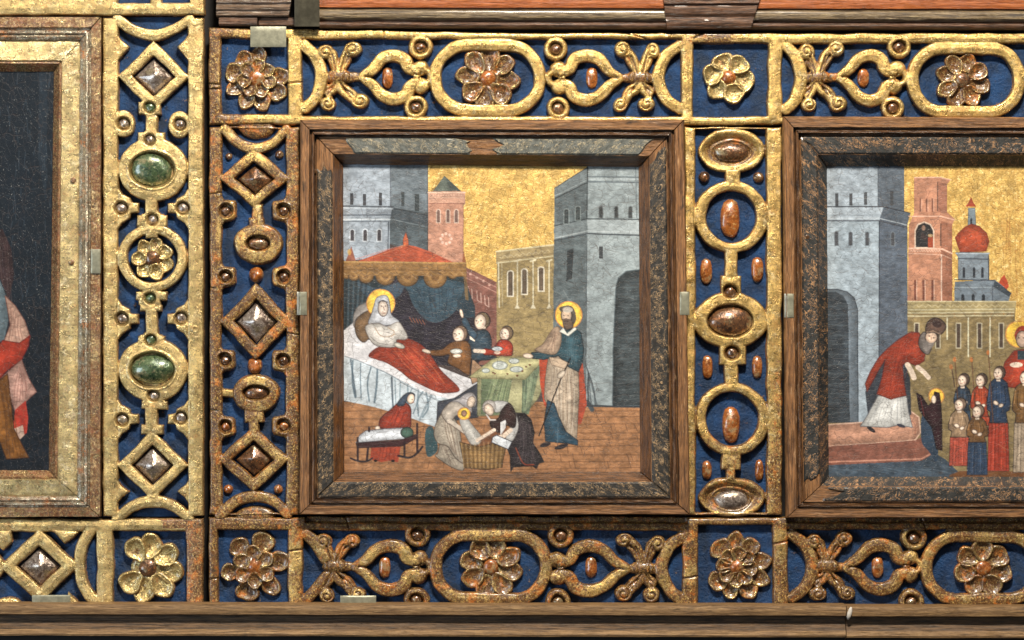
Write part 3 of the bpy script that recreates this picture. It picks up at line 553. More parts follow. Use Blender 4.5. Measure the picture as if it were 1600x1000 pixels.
# ================================================================ mouldings and picture frames
def rail(name, o0, o1, i0, i1, prof, mats, parent, step=9, amp=.6, seed=0, hn=25, label=None):
    """o0-o1 outer edge, i0-i1 inner edge; prof = [(t, h, material index of the strip that follows)]"""
    o0, o1, i0, i1 = map(np.array, (o0, o1, i0, i1)); L = np.linalg.norm(o1-o0); n = max(2, int(L/step)); wd = np.linalg.norm(i0-o0)*.71; ang = 'v' if abs(o1[1]-o0[1]) > abs(o1[0]-o0[0]) else 'h'
    V = []; UV = []
    pr = []
    for a, b in zip(prof[:-1], prof[1:]):
        k = max(1, int(abs(b[0]-a[0])*wd/5)); 
        for j in range(k): pr.append((a[0]+(b[0]-a[0])*j/k, a[1]+(b[1]-a[1])*j/k, a[2]))
    pr.append(prof[-1]); m = len(pr)
    ss = np.concatenate([[0, 1.1/L, 2.2/L], np.arange(1, n)/n, [1-2.2/L, 1-1.1/L, 1]]); n = len(ss)-1
    for i in range(n+1):
        s_ = ss[i]; O = o0*(1-s_)+o1*s_; I = i0*(1-s_)+i1*s_
        for (t, h, _) in pr:
            p = O*(1-t)+I*t; e_ = amp*1.6*vnoise(s_*L+seed*91, t*wd*3, 30, seed)+amp*vnoise(s_*L, t*wd*2, 9, seed+2)
            V.append((p[0]+(e_*.7 if ang == 'v' else 0), p[1]+(e_*.7 if ang == 'h' else 0), h+e_-(3.2 if i in (0, n) else 0))); UV.append((s_*L+seed*333, t*wd+seed*57))
    V = np.array(V); F = []; mi = []
    c = np.cross(np.append(o1-o0, 0), np.append(i0-o0, 0))[2]
    for i in range(n):
        for j in range(m-1):
            a = i*m+j; q = (a, a+m, a+m+1, a+1); F.append(q if c < 0 else q[::-1]); mi.append(pr[j][2])
    o = mk(name, W(V[:, 0], V[:, 1], V[:, 2], hn), np.array(F), mats, parent, midx=mi, uv=UV, sharp=32)
    if label: o['label'] = label
    return o
def frame(name, O, I, prof, mats, parent, seed, profs=None, labels=None):
    """O, I: corners TL TR BR BL"""
    for k in range(4): rail('frame_rail', O[k], O[(k+1) % 4], I[k], I[(k+1) % 4], (profs or {}).get(k, prof), mats, parent, seed=seed+k)
def veneer(O0, O1, I0, I1, s0, s1, t0, t1, h0, h1, mat, parent, seed, ragged=(6, 6), label=None):
    """thin painted layer lying on a frame rail between s0..s1 along it, with broken ends"""
    O0, O1, I0, I1 = map(np.array, (O0, O1, I0, I1)); L = np.linalg.norm(O1-O0); nl = max(4, int(abs(s1-s0)*L/4)); nt = 9; wd = np.linalg.norm(I0-O0)*.71; V = []; UV = []
    for i in range(nl+1):
        for j in range(nt+1):
            v = j/nt; a0 = s0+ragged[0]/L*(vnoise(v*30, seed, 7, seed)*2+.6*vnoise(v*30, 3, 2.5, seed)); a1 = s1+ragged[1]/L*(vnoise(v*30, seed+4, 7, seed+1)*2+.6*vnoise(v*30, 5, 2.5, seed)); s_ = a0+(a1-a0)*i/nl
            t = t0+(t1-t0)*v; O = O0*(1-s_)+O1*s_; I = I0*(1-s_)+I1*s_; p = O*(1-t)+I*t; edge = min(i, nl-i, j, nt-j) == 0
            V.append((p[0], p[1], h0+(h1-h0)*v+(1.6+.5*vnoise(s_*L, v*30, 12, seed) if not edge else -1.0))); UV.append((s_*L+seed*71, v*(t1-t0)*wd+seed*13))
    V = np.array(V); F = []; c = np.cross(np.append(O1-O0, 0), np.append(I0-O0, 0))[2]
    for i in range(nl):
        for j in range(nt): a = i*(nt+1)+j; q = (a, a+nt+1, a+nt+2, a+1); F.append(q if c < 0 else q[::-1])
    o = mk('veneer_strip', W(V[:, 0], V[:, 1], V[:, 2], 22), np.array(F), mat, parent, uv=UV, sharp=35)
    if label: o['label'] = label
FP = [(0, 10, 0), (.004, 31, 0), (.03, 34, 0), (.22, 34, 1), (.235, 26, 1), (.265, 26, 1), (.285, 31, 1), (.335, 31, 1), (.355, 20, 1), (.385, 20, 1), (.39, 23.5, 0), (.77, 23, 0), (.785, 21, 2), (1, 3, 2)]
T0, T1 = .395, .775
# central frame
F1 = thing('picture_frame', 773, 804, 10, 'brown moulded frame of the central bedroom painting, its marbled strip broken at the top', 'picture frame', 'moulded picture frames')
O = [(469, 187), (1069, 187), (1078, 804), (468, 804)]; I = [(535, 256), (999, 260), (1001, 738), (537, 738)]
frame('x', O, I, FP, [M['frame_wood'], M['frame_bead'], M['frame_lip']], F1, 3)
def ven(k, s0, s1, mat, seed, O, I, P_, rg=(6, 6)): veneer(O[k], O[(k+1) % 4], I[k], I[(k+1) % 4], s0, s1, T0, T1, 24.2, 23.8, mat, P_, seed, rg)
ven(0, .073, .42, M['band_top'], 3, O, I, F1, (8, 16)); ven(0, .51, .965, M['band_top'], 5, O, I, F1, (16, 3)); ven(1, .02, 1.0, M['band_dark'], 7, O, I, F1, (5, 0)); ven(2, 0, 1, M['band_dark'], 9, O, I, F1, (0, 0)); ven(3, 0, .93, M['band_dark'], 11, O, I, F1, (0, 12))
# right frame
F2 = thing('picture_frame', 1528, 808, 10, 'dark chipped frame of the right-hand painting, cut off by the right edge of the photo', 'picture frame', 'moulded picture frames')
O2 = [(1223, 182), (1836, 184), (1836, 809), (1228, 809)]; I2 = [(1294, 259), (1766, 259), (1766, 746), (1297, 746)]
frame('x', O2, I2, FP, [M['frame_wood'], M['frame_bead'], M['band_right']], F2, 13)
ven(0, 0, 1, M['band_right'], 23, O2, I2, F2, (4, 0)); ven(1, 0, 1, M['band_right'], 25, O2, I2, F2, (0, 0)); ven(2, 0, .95, M['band_right'], 27, O2, I2, F2, (0, 26)); ven(3, .04, 1, M['band_right'], 29, O2, I2, F2, (14, 0))
# left frame
F3 = thing('picture_frame', 0, 808, 10, 'rubbed gilded frame with silvery ribs round the dark painting at the left', 'picture frame', 'moulded picture frames')
O3 = [(-230, 26), (157, 26), (156, 808), (-230, 808)]; I3 = [(-148, 110), (81, 110), (73, 736), (-148, 736)]
LP = [(0, 4, 0), (.004, 20, 0), (.19, 21, 0), (.21, 16, 1), (.23, 16, 1), (.26, 21, 1), (.30, 21, 1), (.33, 17, 1), (.37, 20, 1), (.42, 18, 1), (.45, 14, 2), (.47, 15, 2), (.80, 17, 2), (.82, 14, 0), (.86, 15, 0), (1, 3, 0)]
def giltuv():
    m = gilt('rubbed_gilded_frame', (.86, .68, .32), (.26, .11, .045), 0, False, pale=(1, .88, .58), wconst=.30); return m
M['rib'] = gilt('silvery_worn_rib', (.74, .66, .48), (.17, .075, .03), 0, False, .14, (.95, .92, .80), .50)
M['rub'] = gilt('rubbed_red_edge', (.70, .50, .22), (.20, .085, .035), 0, False, .1, (.85, .72, .45), .60, (.24, .085, .04))
frame('x', O3, I3, LP, [M['rub'], M['rib'], giltuv()], F3, 31)

for (x, y, h, P_, m_) in ((115, 282, 17, F3, 'rub'), (112, 410, 17, F3, 'rub'), (300, 0, 0, None, ''), (491, 268, 23.5, F1, 'frame_bead'), (1260, 371, 24.5, F2, 'frame_bead')):
    if P_:
        o = dome('nail_head', x, y, 5, 5, h, 1.8, M[m_], P_, n=14, rings=4)

# ================================================================ painted panels (colour laid on a fine grid of the panel's own surface)
class Paint:
    def __init__(s, x0, y0, x1, y1, base, q=2, seed=1):
        s.q = q; s.x0 = x0; s.y0 = y0; s.w = int((x1-x0)*q); s.h = int((y1-y0)*q); s.X, s.Y = np.meshgrid(x0+(np.arange(s.w)+.5)/q, y0+(np.arange(s.h)+.5)/q)
        s.A = np.zeros((s.h, s.w, 4)); s.A[..., :3] = np.array(base)/255.; s.seed = seed
        s.n1 = vnoise(s.X, s.Y, 9, seed)+.6*vnoise(s.X, s.Y, 3.2, seed+1); s.n2 = vnoise(s.X, s.Y*2.2, 5, seed+2); s.wx = 1.2*vnoise(s.X, s.Y, 12, seed+3); s.wy = 1.2*vnoise(s.X, s.Y, 12, seed+4)
    def _win(s, a, b, c, d): q = s.q; return (slice(max(0, int((b-s.y0)*q)-2), max(0, int((d-s.y0)*q)+3)), slice(max(0, int((a-s.x0)*q)-2), max(0, int((c-s.x0)*q)+3)))
    def lay(s, w_, m, col, gold=0, var=.10, a=1., shade=None):
        c = np.array(col, float)/255.; v = 1+var*(s.n1[w_]+.8*s.n2[w_]); c = c[None, None, :]*v[..., None]
        if shade is not None: c = c*shade[..., None]
        m = (m*a)[..., None]; s.A[w_][..., :3] = s.A[w_][..., :3]*(1-m)+c*m; s.A[w_][..., 3:] = s.A[w_][..., 3:]*(1-m)+gold*m
    def poly(s, P, col, sm=False, gold=0, var=.10, a=1., out=None, ow=.9, shade=None):
        P = catmull(P, 6, True) if sm else np.array(P, float)
        w_ = s._win(P[:, 0].min(), P[:, 1].min(), P[:, 0].max(), P[:, 1].max()); X = s.X[w_]+.5*s.wx[w_]; Y = s.Y[w_]+.5*s.wy[w_]; ins = np.zeros(X.shape, bool)
        for i in range(len(P)):
            p = P[i]; r = P[(i+1) % len(P)]; ins ^= ((p[1] <= Y) != (r[1] <= Y)) & (X < (r[0]-p[0])*(Y-p[1])/((r[1]-p[1]) or 1e-9)+p[0])
        sh = None
        if shade: # (dx, dy, amount): drawn modelling of the form in the paint
            cx, cy = P.mean(0); ex = max(1, np.ptp(P[:, 0])/2); ey = max(1, np.ptp(P[:, 1])/2); sh = 1+shade[2]*np.clip((X-cx)/ex*shade[0]+(Y-cy)/ey*shade[1], -1, 1)
        if out is not None and len(P) > 6:      # brushed modelling inside an outlined form
            d = np.full(X.shape, 1e3)
            for i in range(len(P)):
                p = P[i]; ex, ey = P[(i+1) % len(P)]-p; t = np.clip(((X-p[0])*ex+(Y-p[1])*ey)/(ex*ex+ey*ey+1e-9), 0, 1); d = np.minimum(d, np.hypot(X-p[0]-ex*t, Y-p[1]-ey*t))
            sz = min(np.ptp(P[:, 0]), np.ptp(P[:, 1])); m_ = np.clip(d/(sz*.28+.5), 0, 1); st = np.sin((X*1.1+Y*.35)*.9+6*vnoise(X, Y, 14, 7)); sh = (1 if sh is None else sh)*(.78+.29*m_+.015*st*(sz > 14))
        s.lay(w_, ins.astype(float), col, gold, var, a, sh)
        if out is not None: s.line(np.vstack([P, P[:1]]), ow*1.35, out, .9)
    def line(s, P, wd, col, a=1., sm=False, gold=0, var=.1):
        wd = wd*1.18; P = catmull(P, 6) if sm else np.array(P, float); m = wd; w_ = s._win(P[:, 0].min()-m, P[:, 1].min()-m, P[:, 0].max()+m, P[:, 1].max()+m); X = s.X[w_]+.35*s.wx[w_]; Y = s.Y[w_]+.35*s.wy[w_]; d = np.full(X.shape, 1e3)
        for p, r in zip(P[:-1], P[1:]):
            ex, ey = r-p; t = np.clip(((X-p[0])*ex+(Y-p[1])*ey)/(ex*ex+ey*ey+1e-9), 0, 1); d = np.minimum(d, np.hypot(X-p[0]-ex*t, Y-p[1]-ey*t))
        s.lay(w_, np.clip((wd/2-d)*s.q+.5, 0, 1), col, gold, var, a)
    def ell(s, cx, cy, rx, ry, col, gold=0, var=.1, a=1., out=None, rot=0, ow=.9):
        t = np.linspace(0, 2*math.pi, 28)[:-1]; c, n = math.cos(rot), math.sin(rot); s.poly([(cx+rx*math.cos(k)*c-ry*math.sin(k)*n, cy+rx*math.cos(k)*n+ry*math.sin(k)*c) for k in t], col, False, gold, var, a, out, ow)
    def rect(s, x0, y0, x1, y1, col, **k): s.poly([(x0, y0), (x1, y0), (x1, y1), (x0, y1)], col, **k)
    def arch(s, x0, x1, y0, y1, col, out=None, ow=.8): m = (x0+x1)/2; s.poly([(x0, y1), (x0, y0+3), (x0+1, y0+1), (m, y0), (x1-1, y0+1), (x1, y0+3), (x1, y1)], col, out=out, ow=ow)
    def folds(s, P0, P1, n, col, wd=1.2, a=.7, bend=4, seed=0):
        r = np.random.default_rng(seed); P0 = np.array(P0, float); P1 = np.array(P1, float)
        for i in range(n):
            t = (i+.5+.5*(r.random()-.5))/n; p = P0[0]*(1-t)+P0[1]*t; q = P1[0]*(1-t)+P1[1]*t; m = (p+q)/2+bend*(r.random(2)-.5)*2; s.line([p, m, q], wd*(.6+.8*r.random()), col, a, sm=True)
    def cracks(s, n, col, a=.5, x0=None, seed=0, ln=30):
        r = np.random.default_rng(seed); x1 = s.x0+s.w/s.q; y1 = s.y0+s.h/s.q
        for i in range(n):
            p = np.array([r.uniform(s.x0, x1), r.uniform(s.y0, y1)]); th = r.normal(0, .5) if r.random() < .6 else r.uniform(0, 3.14); P = [p.copy()]
            for k in range(4): th += r.normal(0, .35); p = p+ln/4*r.uniform(.5, 1.2)*np.array([math.cos(th), math.sin(th)]); P.append(p.copy())
            s.line(P, .7, col, a)
    def build(s, x0, y0, x1, y1, name, mat, h, label, cat, group, taper=None):
        s.A[..., :3] *= (1+.11*(s.n1*.6+vnoise(s.X, s.Y, 34, s.seed+20)+.8*vnoise(s.X, s.Y*3, 6, s.seed+21)))[..., None]; rd_ = (s.A[..., 0] > 1.9*s.A[..., 1]) & (s.A[..., 0] > .4); s.A[..., 1] *= np.where(rd_, 1.22, 1); s.A[..., 2] *= np.where(rd_, .84, 1); s.A[..., :3] = (s.A[..., :3]-.42)*1.16+.43; g_ = s.A[..., :3].mean(-1, keepdims=True); s.A[..., :3] = np.clip((g_+(s.A[..., :3]-g_)*.80)*.98, 0, 1); c = np.where(s.A[..., :3] <= .04045, s.A[..., :3]/12.92, ((s.A[..., :3]+.055)/1.055)**2.4); A = np.concatenate([c, s.A[..., 3:]], -1)
        q = s.q; hh = s.h//q*q; ww = s.w//q*q; A = A[:hh, :ww].reshape(hh//q, q, ww//q, q, 4).mean((1, 3)); X, Y = np.meshgrid(s.x0+.5+np.arange(ww//q), s.y0+.5+np.arange(hh//q))
        H = h+.9*vnoise(X, Y, 60, s.seed)+.25*vnoise(X, Y, 7, s.seed+2); idx = np.arange(X.size).reshape(X.shape)
        F = np.stack([idx[:-1, :-1].ravel(), idx[1:, :-1].ravel(), idx[1:, 1:].ravel(), idx[:-1, 1:].ravel()], -1)
        o = mk(name, W(X, Y, H, h).reshape(-1, 3), F, mat, None, attrs={'paint': A.reshape(-1, 4)}); return tag(o, label, cat, group)
SK = (212, 190, 170); DK = (38, 30, 30); GL = (226, 178, 60); WH = (196, 196, 194)
def halo(p, x, y, r): p.ell(x, y, r, r, (196, 110, 50), gold=.4); p.ell(x, y, r-1.4, r-1.4, (238, 190, 50), gold=.35, var=.25)
def head(p, x, y, rx, ry, hair=(96, 70, 55), look=-1, hairdx=3):
    p.ell(x+hairdx*.8, y-1, rx, ry, hair, out=DK, ow=1); p.ell(x-.6, y+1, rx*.80, ry*.92, SK, out=(90, 62, 52), ow=.7)
    e = rx*.3; p.ell(x+look*rx*.25-e, y-ry*.05, 1.4, 1., DK); p.ell(x+look*rx*.25+e, y-ry*.05, 1.4, 1., DK); p.line([(x+look*rx*.28, y), (x+look*rx*.42, y+ry*.32)], .7, (110, 78, 66)); p.line([(x+look*rx*.25-1.5, y+ry*.55), (x+look*rx*.25+1.8, y+ry*.52)], .9, (140, 60, 50)); p.ell(x+rx*.3, y+ry*.35, 2, 1.6, (196, 140, 124), a=.5)
# ---- central painting
p = Paint(528, 250, 1010, 746, (74, 62, 60), seed=3)
p.rect(669, 250, 925, 470, (216, 176, 88), gold=1)
p.rect(528, 628, 1010, 750, (150, 104, 68), var=.16)
for i, y in enumerate(np.arange(640, 748, 11.5)): p.line([(528, y+3), (640, y+4*math.sin(i)), (780, y+2), (1010, y+2*math.cos(i*2))], .8, (72, 44, 30), .6); p.line([(528, y+7), (760, y+6+2*math.sin(i)), (1010, y+8)], 1.6, (162, 112, 74), .45)
r = np.random.default_rng(5)
for i in range(46):
    x = r.uniform(640, 1000); y = r.integers(0, 9)*11.5+640; p.line([(x, y), (x+(x-790)*.02+r.uniform(-1, 1.5), y+11)], .8, (70, 44, 32), .6)
p.rect(528, 700, 560, 712, (150, 100, 66), a=.4)
# left tower
LT = (138, 148, 160); LD = (84, 94, 102)
p.rect(600, 318, 669, 350, (80, 90, 96)); p.rect(528, 250, 611, 323, LT, var=.13); p.poly([(610, 250), (669, 250), (669, 332), (610, 324)], (96, 106, 114), var=.16); p.poly([(612, 324), (677, 337), (671, 356), (668, 357), (668, 402), (606, 380), (608, 342)], (74, 84, 90), var=.16)
p.poly([(528, 322), (616, 323), (609, 343), (609, 400), (540, 408), (528, 400)], LT, var=.13, shade=(-.3, .4, .12)); p.poly([(613, 324), (677, 337), (671, 354), (610, 341)], (68, 77, 84)); p.line([(609, 342), (670, 355)], 1.2, (116, 126, 132), .8); p.line([(612, 325), (677, 338)], 1.2, (40, 46, 52), .8)
p.line([(528, 322), (615, 323)], 1.4, (46, 52, 60)); p.line([(530, 325), (614, 326)], 1.2, (176, 186, 196), .8); p.line([(530, 336), (612, 336)], 1.3, (66, 76, 88)); p.line([(530, 343), (609, 343)], 1.6, (180, 188, 196)); p.line([(530, 346), (608, 346)], 1, (66, 76, 88)); p.line([(610, 252), (610, 322)], 1, (60, 66, 76), .8); p.line([(607, 346), (606, 395)], 1.4, (66, 74, 84)); p.line([(668, 252), (668, 400)], 1, (50, 56, 62), .7)
for x0, x1, y0, y1 in ((547, 552, 301, 320), (567, 572, 303, 321), (592, 597, 301, 321)): p.rect(x0, y0, x1, y1, (58, 60, 66))
for x0, x1, y0, y1 in ((627, 632, 300, 322), (648, 655, 303, 330)): p.rect(x0, y0, x1, y1, (56, 64, 68))
for x0 in (547, 567, 589): p.arch(x0, x0+7, 358, 377, (62, 58, 64), (190, 196, 204))
for i in range(26): x = r.uniform(532, 600); y = r.uniform(255, 395); p.line([(x, y), (x+r.uniform(8, 22), y+r.uniform(-4, 4))], .8, (172, 180, 192) if i % 2 else (110, 120, 132), .35)
for i in range(26): x = r.uniform(612, 655); y = r.uniform(255, 380); p.line([(x, y), (x+r.uniform(6, 14), y+r.uniform(-6, 6))], .8, (120, 130, 138) if i % 2 else (60, 68, 76), .4)
# pink tower
PK = (172, 122, 100)
p.poly([(675, 300), (694, 274), (722, 300)], (86, 94, 86)); p.poly([(694, 274), (722, 300), (704, 300)], (70, 78, 74)); p.rect(669, 299, 727, 320, (178, 132, 110)); p.rect(669, 318, 724, 412, PK, var=.13); p.line([(669, 301), (727, 301)], 1.5, (206, 170, 148)); p.line([(670, 318), (724, 318)], 1, (120, 76, 62)); p.line([(670, 308), (724, 309)], .8, (206, 170, 148), .7)
for i in range(13): p.ell(673+i*4, 305, 1.4, 1.4, (204, 166, 146), a=.6)
for x0 in (682, 697, 710): p.arch(x0, x0+6, 327, 348, (104, 78, 70), (200, 176, 160))
for k in range(8): a = k*math.pi/4; p.ell(697+8*math.cos(a), 373+8*math.sin(a), 2.3, 2.3, (214, 186, 172), a=.6)
p.line([(724, 318), (724, 405)], 1.2, (128, 84, 70)); 
# brown building and tan palace
p.poly([(724, 415), (779, 442), (779, 570), (724, 570)], (124, 80, 70), var=.14); p.line([(728, 424), (778, 450)], 1, (176, 132, 118), .8); p.line([(728, 434), (778, 458)], 1, (176, 132, 118), .8)
for x, y in ((735, 428), (745, 434), (755, 439), (765, 445)): p.ell(x, y, 2.2, 2, (186, 146, 132), a=.8)
for x, y in ((731, 448), (745, 455), (757, 462)): p.line([(x, y), (x+1, y+14), (x+7, y+18), (x+6, y+3)], 1, (196, 160, 148), .9)
TN = (142, 122, 80)
p.poly([(776, 395), (866, 383), (866, 560), (776, 560)], TN, var=.14); p.poly([(775, 393), (867, 382), (867, 400), (775, 412)], (150, 130, 90)); p.line([(775, 393), (867, 382)], 2, (196, 184, 146)); p.line([(776, 411), (866, 400)], 1.4, (188, 176, 140)); p.line([(776, 407), (866, 396)], .8, (100, 84, 56), .8)
p.line(np.array([(781+i*2.0, 402-i*.25+2*math.sin(i*1.3)) for i in range(40)]), .8, (190, 176, 140), .7); p.line([(779, 410), (780, 480)], 1.6, (184, 176, 150)); p.line([(784, 411), (785, 478)], .8, (184, 176, 150), .7)
for x in (808.5, 833, 858): p.line([(x, 407), (x, 478)], 1.6, (190, 182, 156), .9); p.poly([(x-4, 482), (x, 474), (x+4, 482)], (186, 176, 150)); p.line([(x-4, 408), (x+4, 406)], 2, (188, 178, 148))
for x0, y0, y1 in ((793, 423, 463), (815, 420, 460), (841, 417, 455)): p.arch(x0, x0+9, y0, y1, (88, 74, 60), (196, 188, 170), 1.3)
p.line([(812, 497), (840, 492), (866, 478)], .7, (90, 74, 46), .6); p.line([(780, 520), (860, 520)], .7, (110, 92, 58), .5)
# right castle
CD = (84, 94, 98); CL = (130, 141, 145)
p.poly([(866, 293), (918, 260), (920, 262), (916, 637), (900, 636), (864, 560)], CD, var=.16); p.poly([(917, 250), (1010, 250), (1010, 636), (914, 636)], CL, var=.13, shade=(.4, 0, .06)); p.poly([(866, 294), (918, 261), (918, 286), (866, 308)], (98, 108, 112)); p.line([(866, 294), (918, 261)], 1.2, (44, 50, 54)); p.line([(868, 310), (918, 285)], 1.6, (50, 58, 62)); p.line([(867, 306), (918, 281)], .9, (142, 152, 156), .8)
p.line([(918, 276), (1005, 277)], 1.4, (82, 94, 102)); p.line([(918, 284), (1005, 285)], 1.8, (86, 98, 106)); p.line([(918, 280), (1005, 280)], 1.6, (156, 166, 172), .8); p.line([(918, 262), (917, 340)], 1.6, (52, 60, 64)); p.line([(993, 262), (995, 340)], 1.4, (92, 104, 110), .8)
p.poly([(866, 352), (918, 342), (918, 366), (866, 376)], (102, 112, 116)); p.poly([(917, 342), (1008, 343), (1008, 368), (919, 366)], (142, 152, 156)); p.line([(866, 353), (917, 342), (1008, 343)], 1.4, (50, 58, 62)); p.line([(866, 376), (918, 365), (1008, 368)], 2, (62, 70, 76)); p.line([(867, 372), (918, 361), (1008, 363)], 1, (160, 168, 172), .8); p.line([(917, 368), (915, 636)], 1.2, (58, 66, 72), .9)
for x0, y0, y1 in ((881, 326, 350), (899, 322, 345)): p.arch(x0, x0+8, y0, y1, (56, 64, 66), (126, 138, 140))
for x0 in (936, 960, 982): p.arch(x0, x0+6, 322, 341, (54, 58, 60), (96, 104, 108))
p.rect(936, 385, 942, 404, (54, 58, 62)); p.poly([(886, 392), (896, 388), (894, 436), (885, 438)], (46, 52, 56)); p.line([(884, 438), (896, 442)], 1, (50, 56, 60))
p.poly([(962, 450), (966, 434), (978, 424), (1010, 420), (1010, 634), (957, 634), (958, 540)], (58, 66, 70), sm=False, var=.2, out=(76, 88, 94))
for i in range(24): y = 440+i*8; p.line([(966, y+2*math.sin(i)), (980, y+1), (999, y-1+2*math.cos(i))], 1.2, (88, 98, 102) if i % 2 else (34, 40, 44), .5)
for i in range(60): x = r.uniform(919, 985); y = r.uniform(262, 620); p.line([(x, y), (x+r.uniform(4, 14), y+r.uniform(-5, 5))], .8, (162, 172, 178) if i % 2 else (96, 106, 114), .28)
p.line([(925, 640), (918, 628)], 6, (70, 78, 84)); p.folds([(916, 570), (921, 590)], [(935, 634), (918, 634)], 7, (48, 56, 62), 1.2, .7); p.line([(916, 634), (1008, 636)], 2.5, (48, 54, 60))
p.line([(918, 338), (962, 305)], .6, (70, 78, 84), .6); p.line([(922, 440), (955, 405)], .6, (80, 90, 96), .5)
# canopy bed
p.poly([(528, 425), (724, 425), (733, 455), (742, 478), (746, 560), (528, 560)], (46, 58, 64), var=.22)
p.poly([(615, 435), (655, 470), (745, 500), (745, 570), (640, 560), (612, 530), (604, 480)], (44, 40, 50), sm=True, var=.22)
p.poly([(558, 440), (590, 450), (630, 440), (624, 462), (600, 470), (572, 462)], (60, 80, 96), sm=True, a=.8); p.poly([(640, 440), (718, 440), (722, 462), (708, 490), (680, 504), (655, 490), (640, 462)], (54, 76, 90), sm=True, var=.2); p.poly([(716, 466), (734, 470), (742, 492), (728, 496), (716, 486)], (44, 62, 74), sm=True)
for i in range(9): p.line([(541+i*4, 440), (540+i*3.4, 520-i*4)], 1.6, (78, 98, 112) if i % 2 else (30, 38, 48), .5)
p.folds([(640, 448), (712, 448)], [(660, 492), (700, 500)], 12, (36, 50, 66), 1, .5); p.folds([(620, 470), (640, 520)], [(730, 515), (720, 550)], 10, (66, 62, 74), 1, .45)
for i in range(5): p.line([(640+i*5, 496+i), (644+i*5, 503+i)], 1, (170, 80, 66), .7)
p.poly([(548, 412), (575, 402), (604, 391), (622, 386), (634, 382), (650, 385), (672, 393), (700, 406), (712, 412)], (170, 62, 58), shade=(.5, .2, .14)); p.line([(634, 384), (700, 407)], 1, (120, 38, 38), .6); p.line([(634, 384), (570, 407)], .9, (196, 92, 84), .6); p.poly([(630, 384), (630, 374), (634, 363), (638, 374), (638, 384)], (172, 66, 54), out=(96, 34, 30), ow=.5); p.line([(556, 405), (604, 390), (633, 383)], 1, (206, 120, 110), .6)
p.poly([(540, 408), (545, 396), (549, 384), (553, 398), (556, 408)], (140, 84, 66)); p.ell(546, 394, 3, 5, (196, 150, 70), a=.7); p.poly([(722, 412), (725, 392), (729, 412)], (150, 74, 62))
VL = (134, 98, 56)
for cx, cy, rr in ((541, 428, 8), (553, 430, 9), (572, 431, 12), (602, 431, 15), (637, 431, 17), (680, 433, 18), (707, 428, 8)): p.ell(cx, cy, rr, rr*.95, VL, out=(74, 52, 30)); p.ell(cx, cy, rr*.6, rr*.6, (156, 118, 70), a=.6); p.ell(cx, cy, rr*.35, rr*.35, (110, 76, 42), a=.7)
p.poly([(536, 408), (729, 410), (729, 432), (536, 430)], VL, var=.18); p.line([(536, 409), (728, 411)], 1.8, (170, 132, 76)); p.line([(536, 421), (728, 423)], .8, (90, 64, 36), .8)
p.line(np.array([(538+i*2.2, 427+2.5*math.sin(i*.9)) for i in range(86)]), .9, (172, 134, 80), .6); p.poly([(724, 430), (729, 430), (732, 470), (727, 468)], VL, a=.7)
# bed
p.poly([(528, 525), (543, 512), (556, 500), (566, 480), (580, 470), (584, 500), (575, 530), (610, 542), (690, 575), (748, 597), (724, 612), (702, 627), (660, 612), (600, 580), (528, 560)], (190, 188, 192), var=.10)
p.poly([(552, 508), (556, 484), (570, 474), (584, 474), (584, 490), (562, 512)], (150, 142, 138), sm=True, out=(110, 100, 96), ow=.5)
p.poly([(555, 502), (566, 490), (578, 486), (584, 500), (574, 512), (578, 526), (568, 535), (557, 524)], (118, 90, 62), sm=True, out=DK, ow=.6)
p.poly([(528, 555), (560, 563), (600, 580), (640, 602), (672, 616), (704, 624), (700, 640), (682, 668), (640, 652), (586, 636), (528, 624)], (168, 178, 186), var=.10)
p.folds([(548, 562), (596, 580)], [(552, 620), (590, 630)], 4, (78, 98, 112), 2, .75, 5, 3); p.folds([(610, 590), (640, 602)], [(612, 636), (640, 640)], 3, (96, 116, 128), 2.2, .7, 5, 4); p.folds([(640, 605), (672, 616)], [(628, 640), (668, 655)], 4, (84, 104, 116), 1.8, .7, 6, 6); p.line([(674, 618), (656, 655)], 3, (96, 114, 126), .6); p.line([(548, 562), (556, 620)], 2.5, (66, 84, 98), .7); p.line([(612, 590), (614, 636)], 2.4, (60, 74, 86), .8)
p.line([(537, 556), (566, 566), (604, 583), (645, 607), (686, 626), (704, 627)], 1.2, (104, 114, 124), .8, sm=True)
p.poly([(684, 628), (712, 622), (747, 598), (747, 652), (716, 656), (682, 668)], (60, 64, 74), var=.14, out=(40, 42, 50))
p.poly([(576, 556), (588, 544), (604, 540), (618, 530), (632, 528), (650, 534), (664, 544), (676, 560), (690, 580), (718, 608), (700, 614), (682, 612), (660, 602), (640, 592), (628, 582), (606, 568), (590, 562)], (164, 50, 46), sm=True, var=.14, out=(96, 34, 34), ow=.6)
p.folds([(600, 546), (640, 540)], [(640, 588), (700, 610)], 9, (120, 32, 32), 1.2, .55, 8, 8); p.folds([(610, 546), (650, 545)], [(650, 590), (700, 600)], 5, (196, 84, 74), 1.2, .5, 6, 9)
halo(p, 595, 474, 22.5)
p.poly([(576, 506), (580, 492), (584, 478), (588, 466), (598, 461), (606, 464), (610, 480), (612, 492), (624, 503), (608, 508), (594, 509)], (182, 184, 192), sm=True, out=(74, 76, 86), ow=.7)
p.ell(598.5, 482, 8, 12.5, (196, 178, 164), out=(60, 50, 50), ow=.7); p.line([(590, 474), (595, 470), (606, 472)], 1, (60, 56, 60)); p.ell(596, 478, 1.2, .8, DK); p.ell(602, 478, 1.2, .8, DK); p.line([(599, 479), (601, 485)], .7, (96, 70, 62)); p.line([(597, 489), (602, 489)], 1, (130, 60, 54))
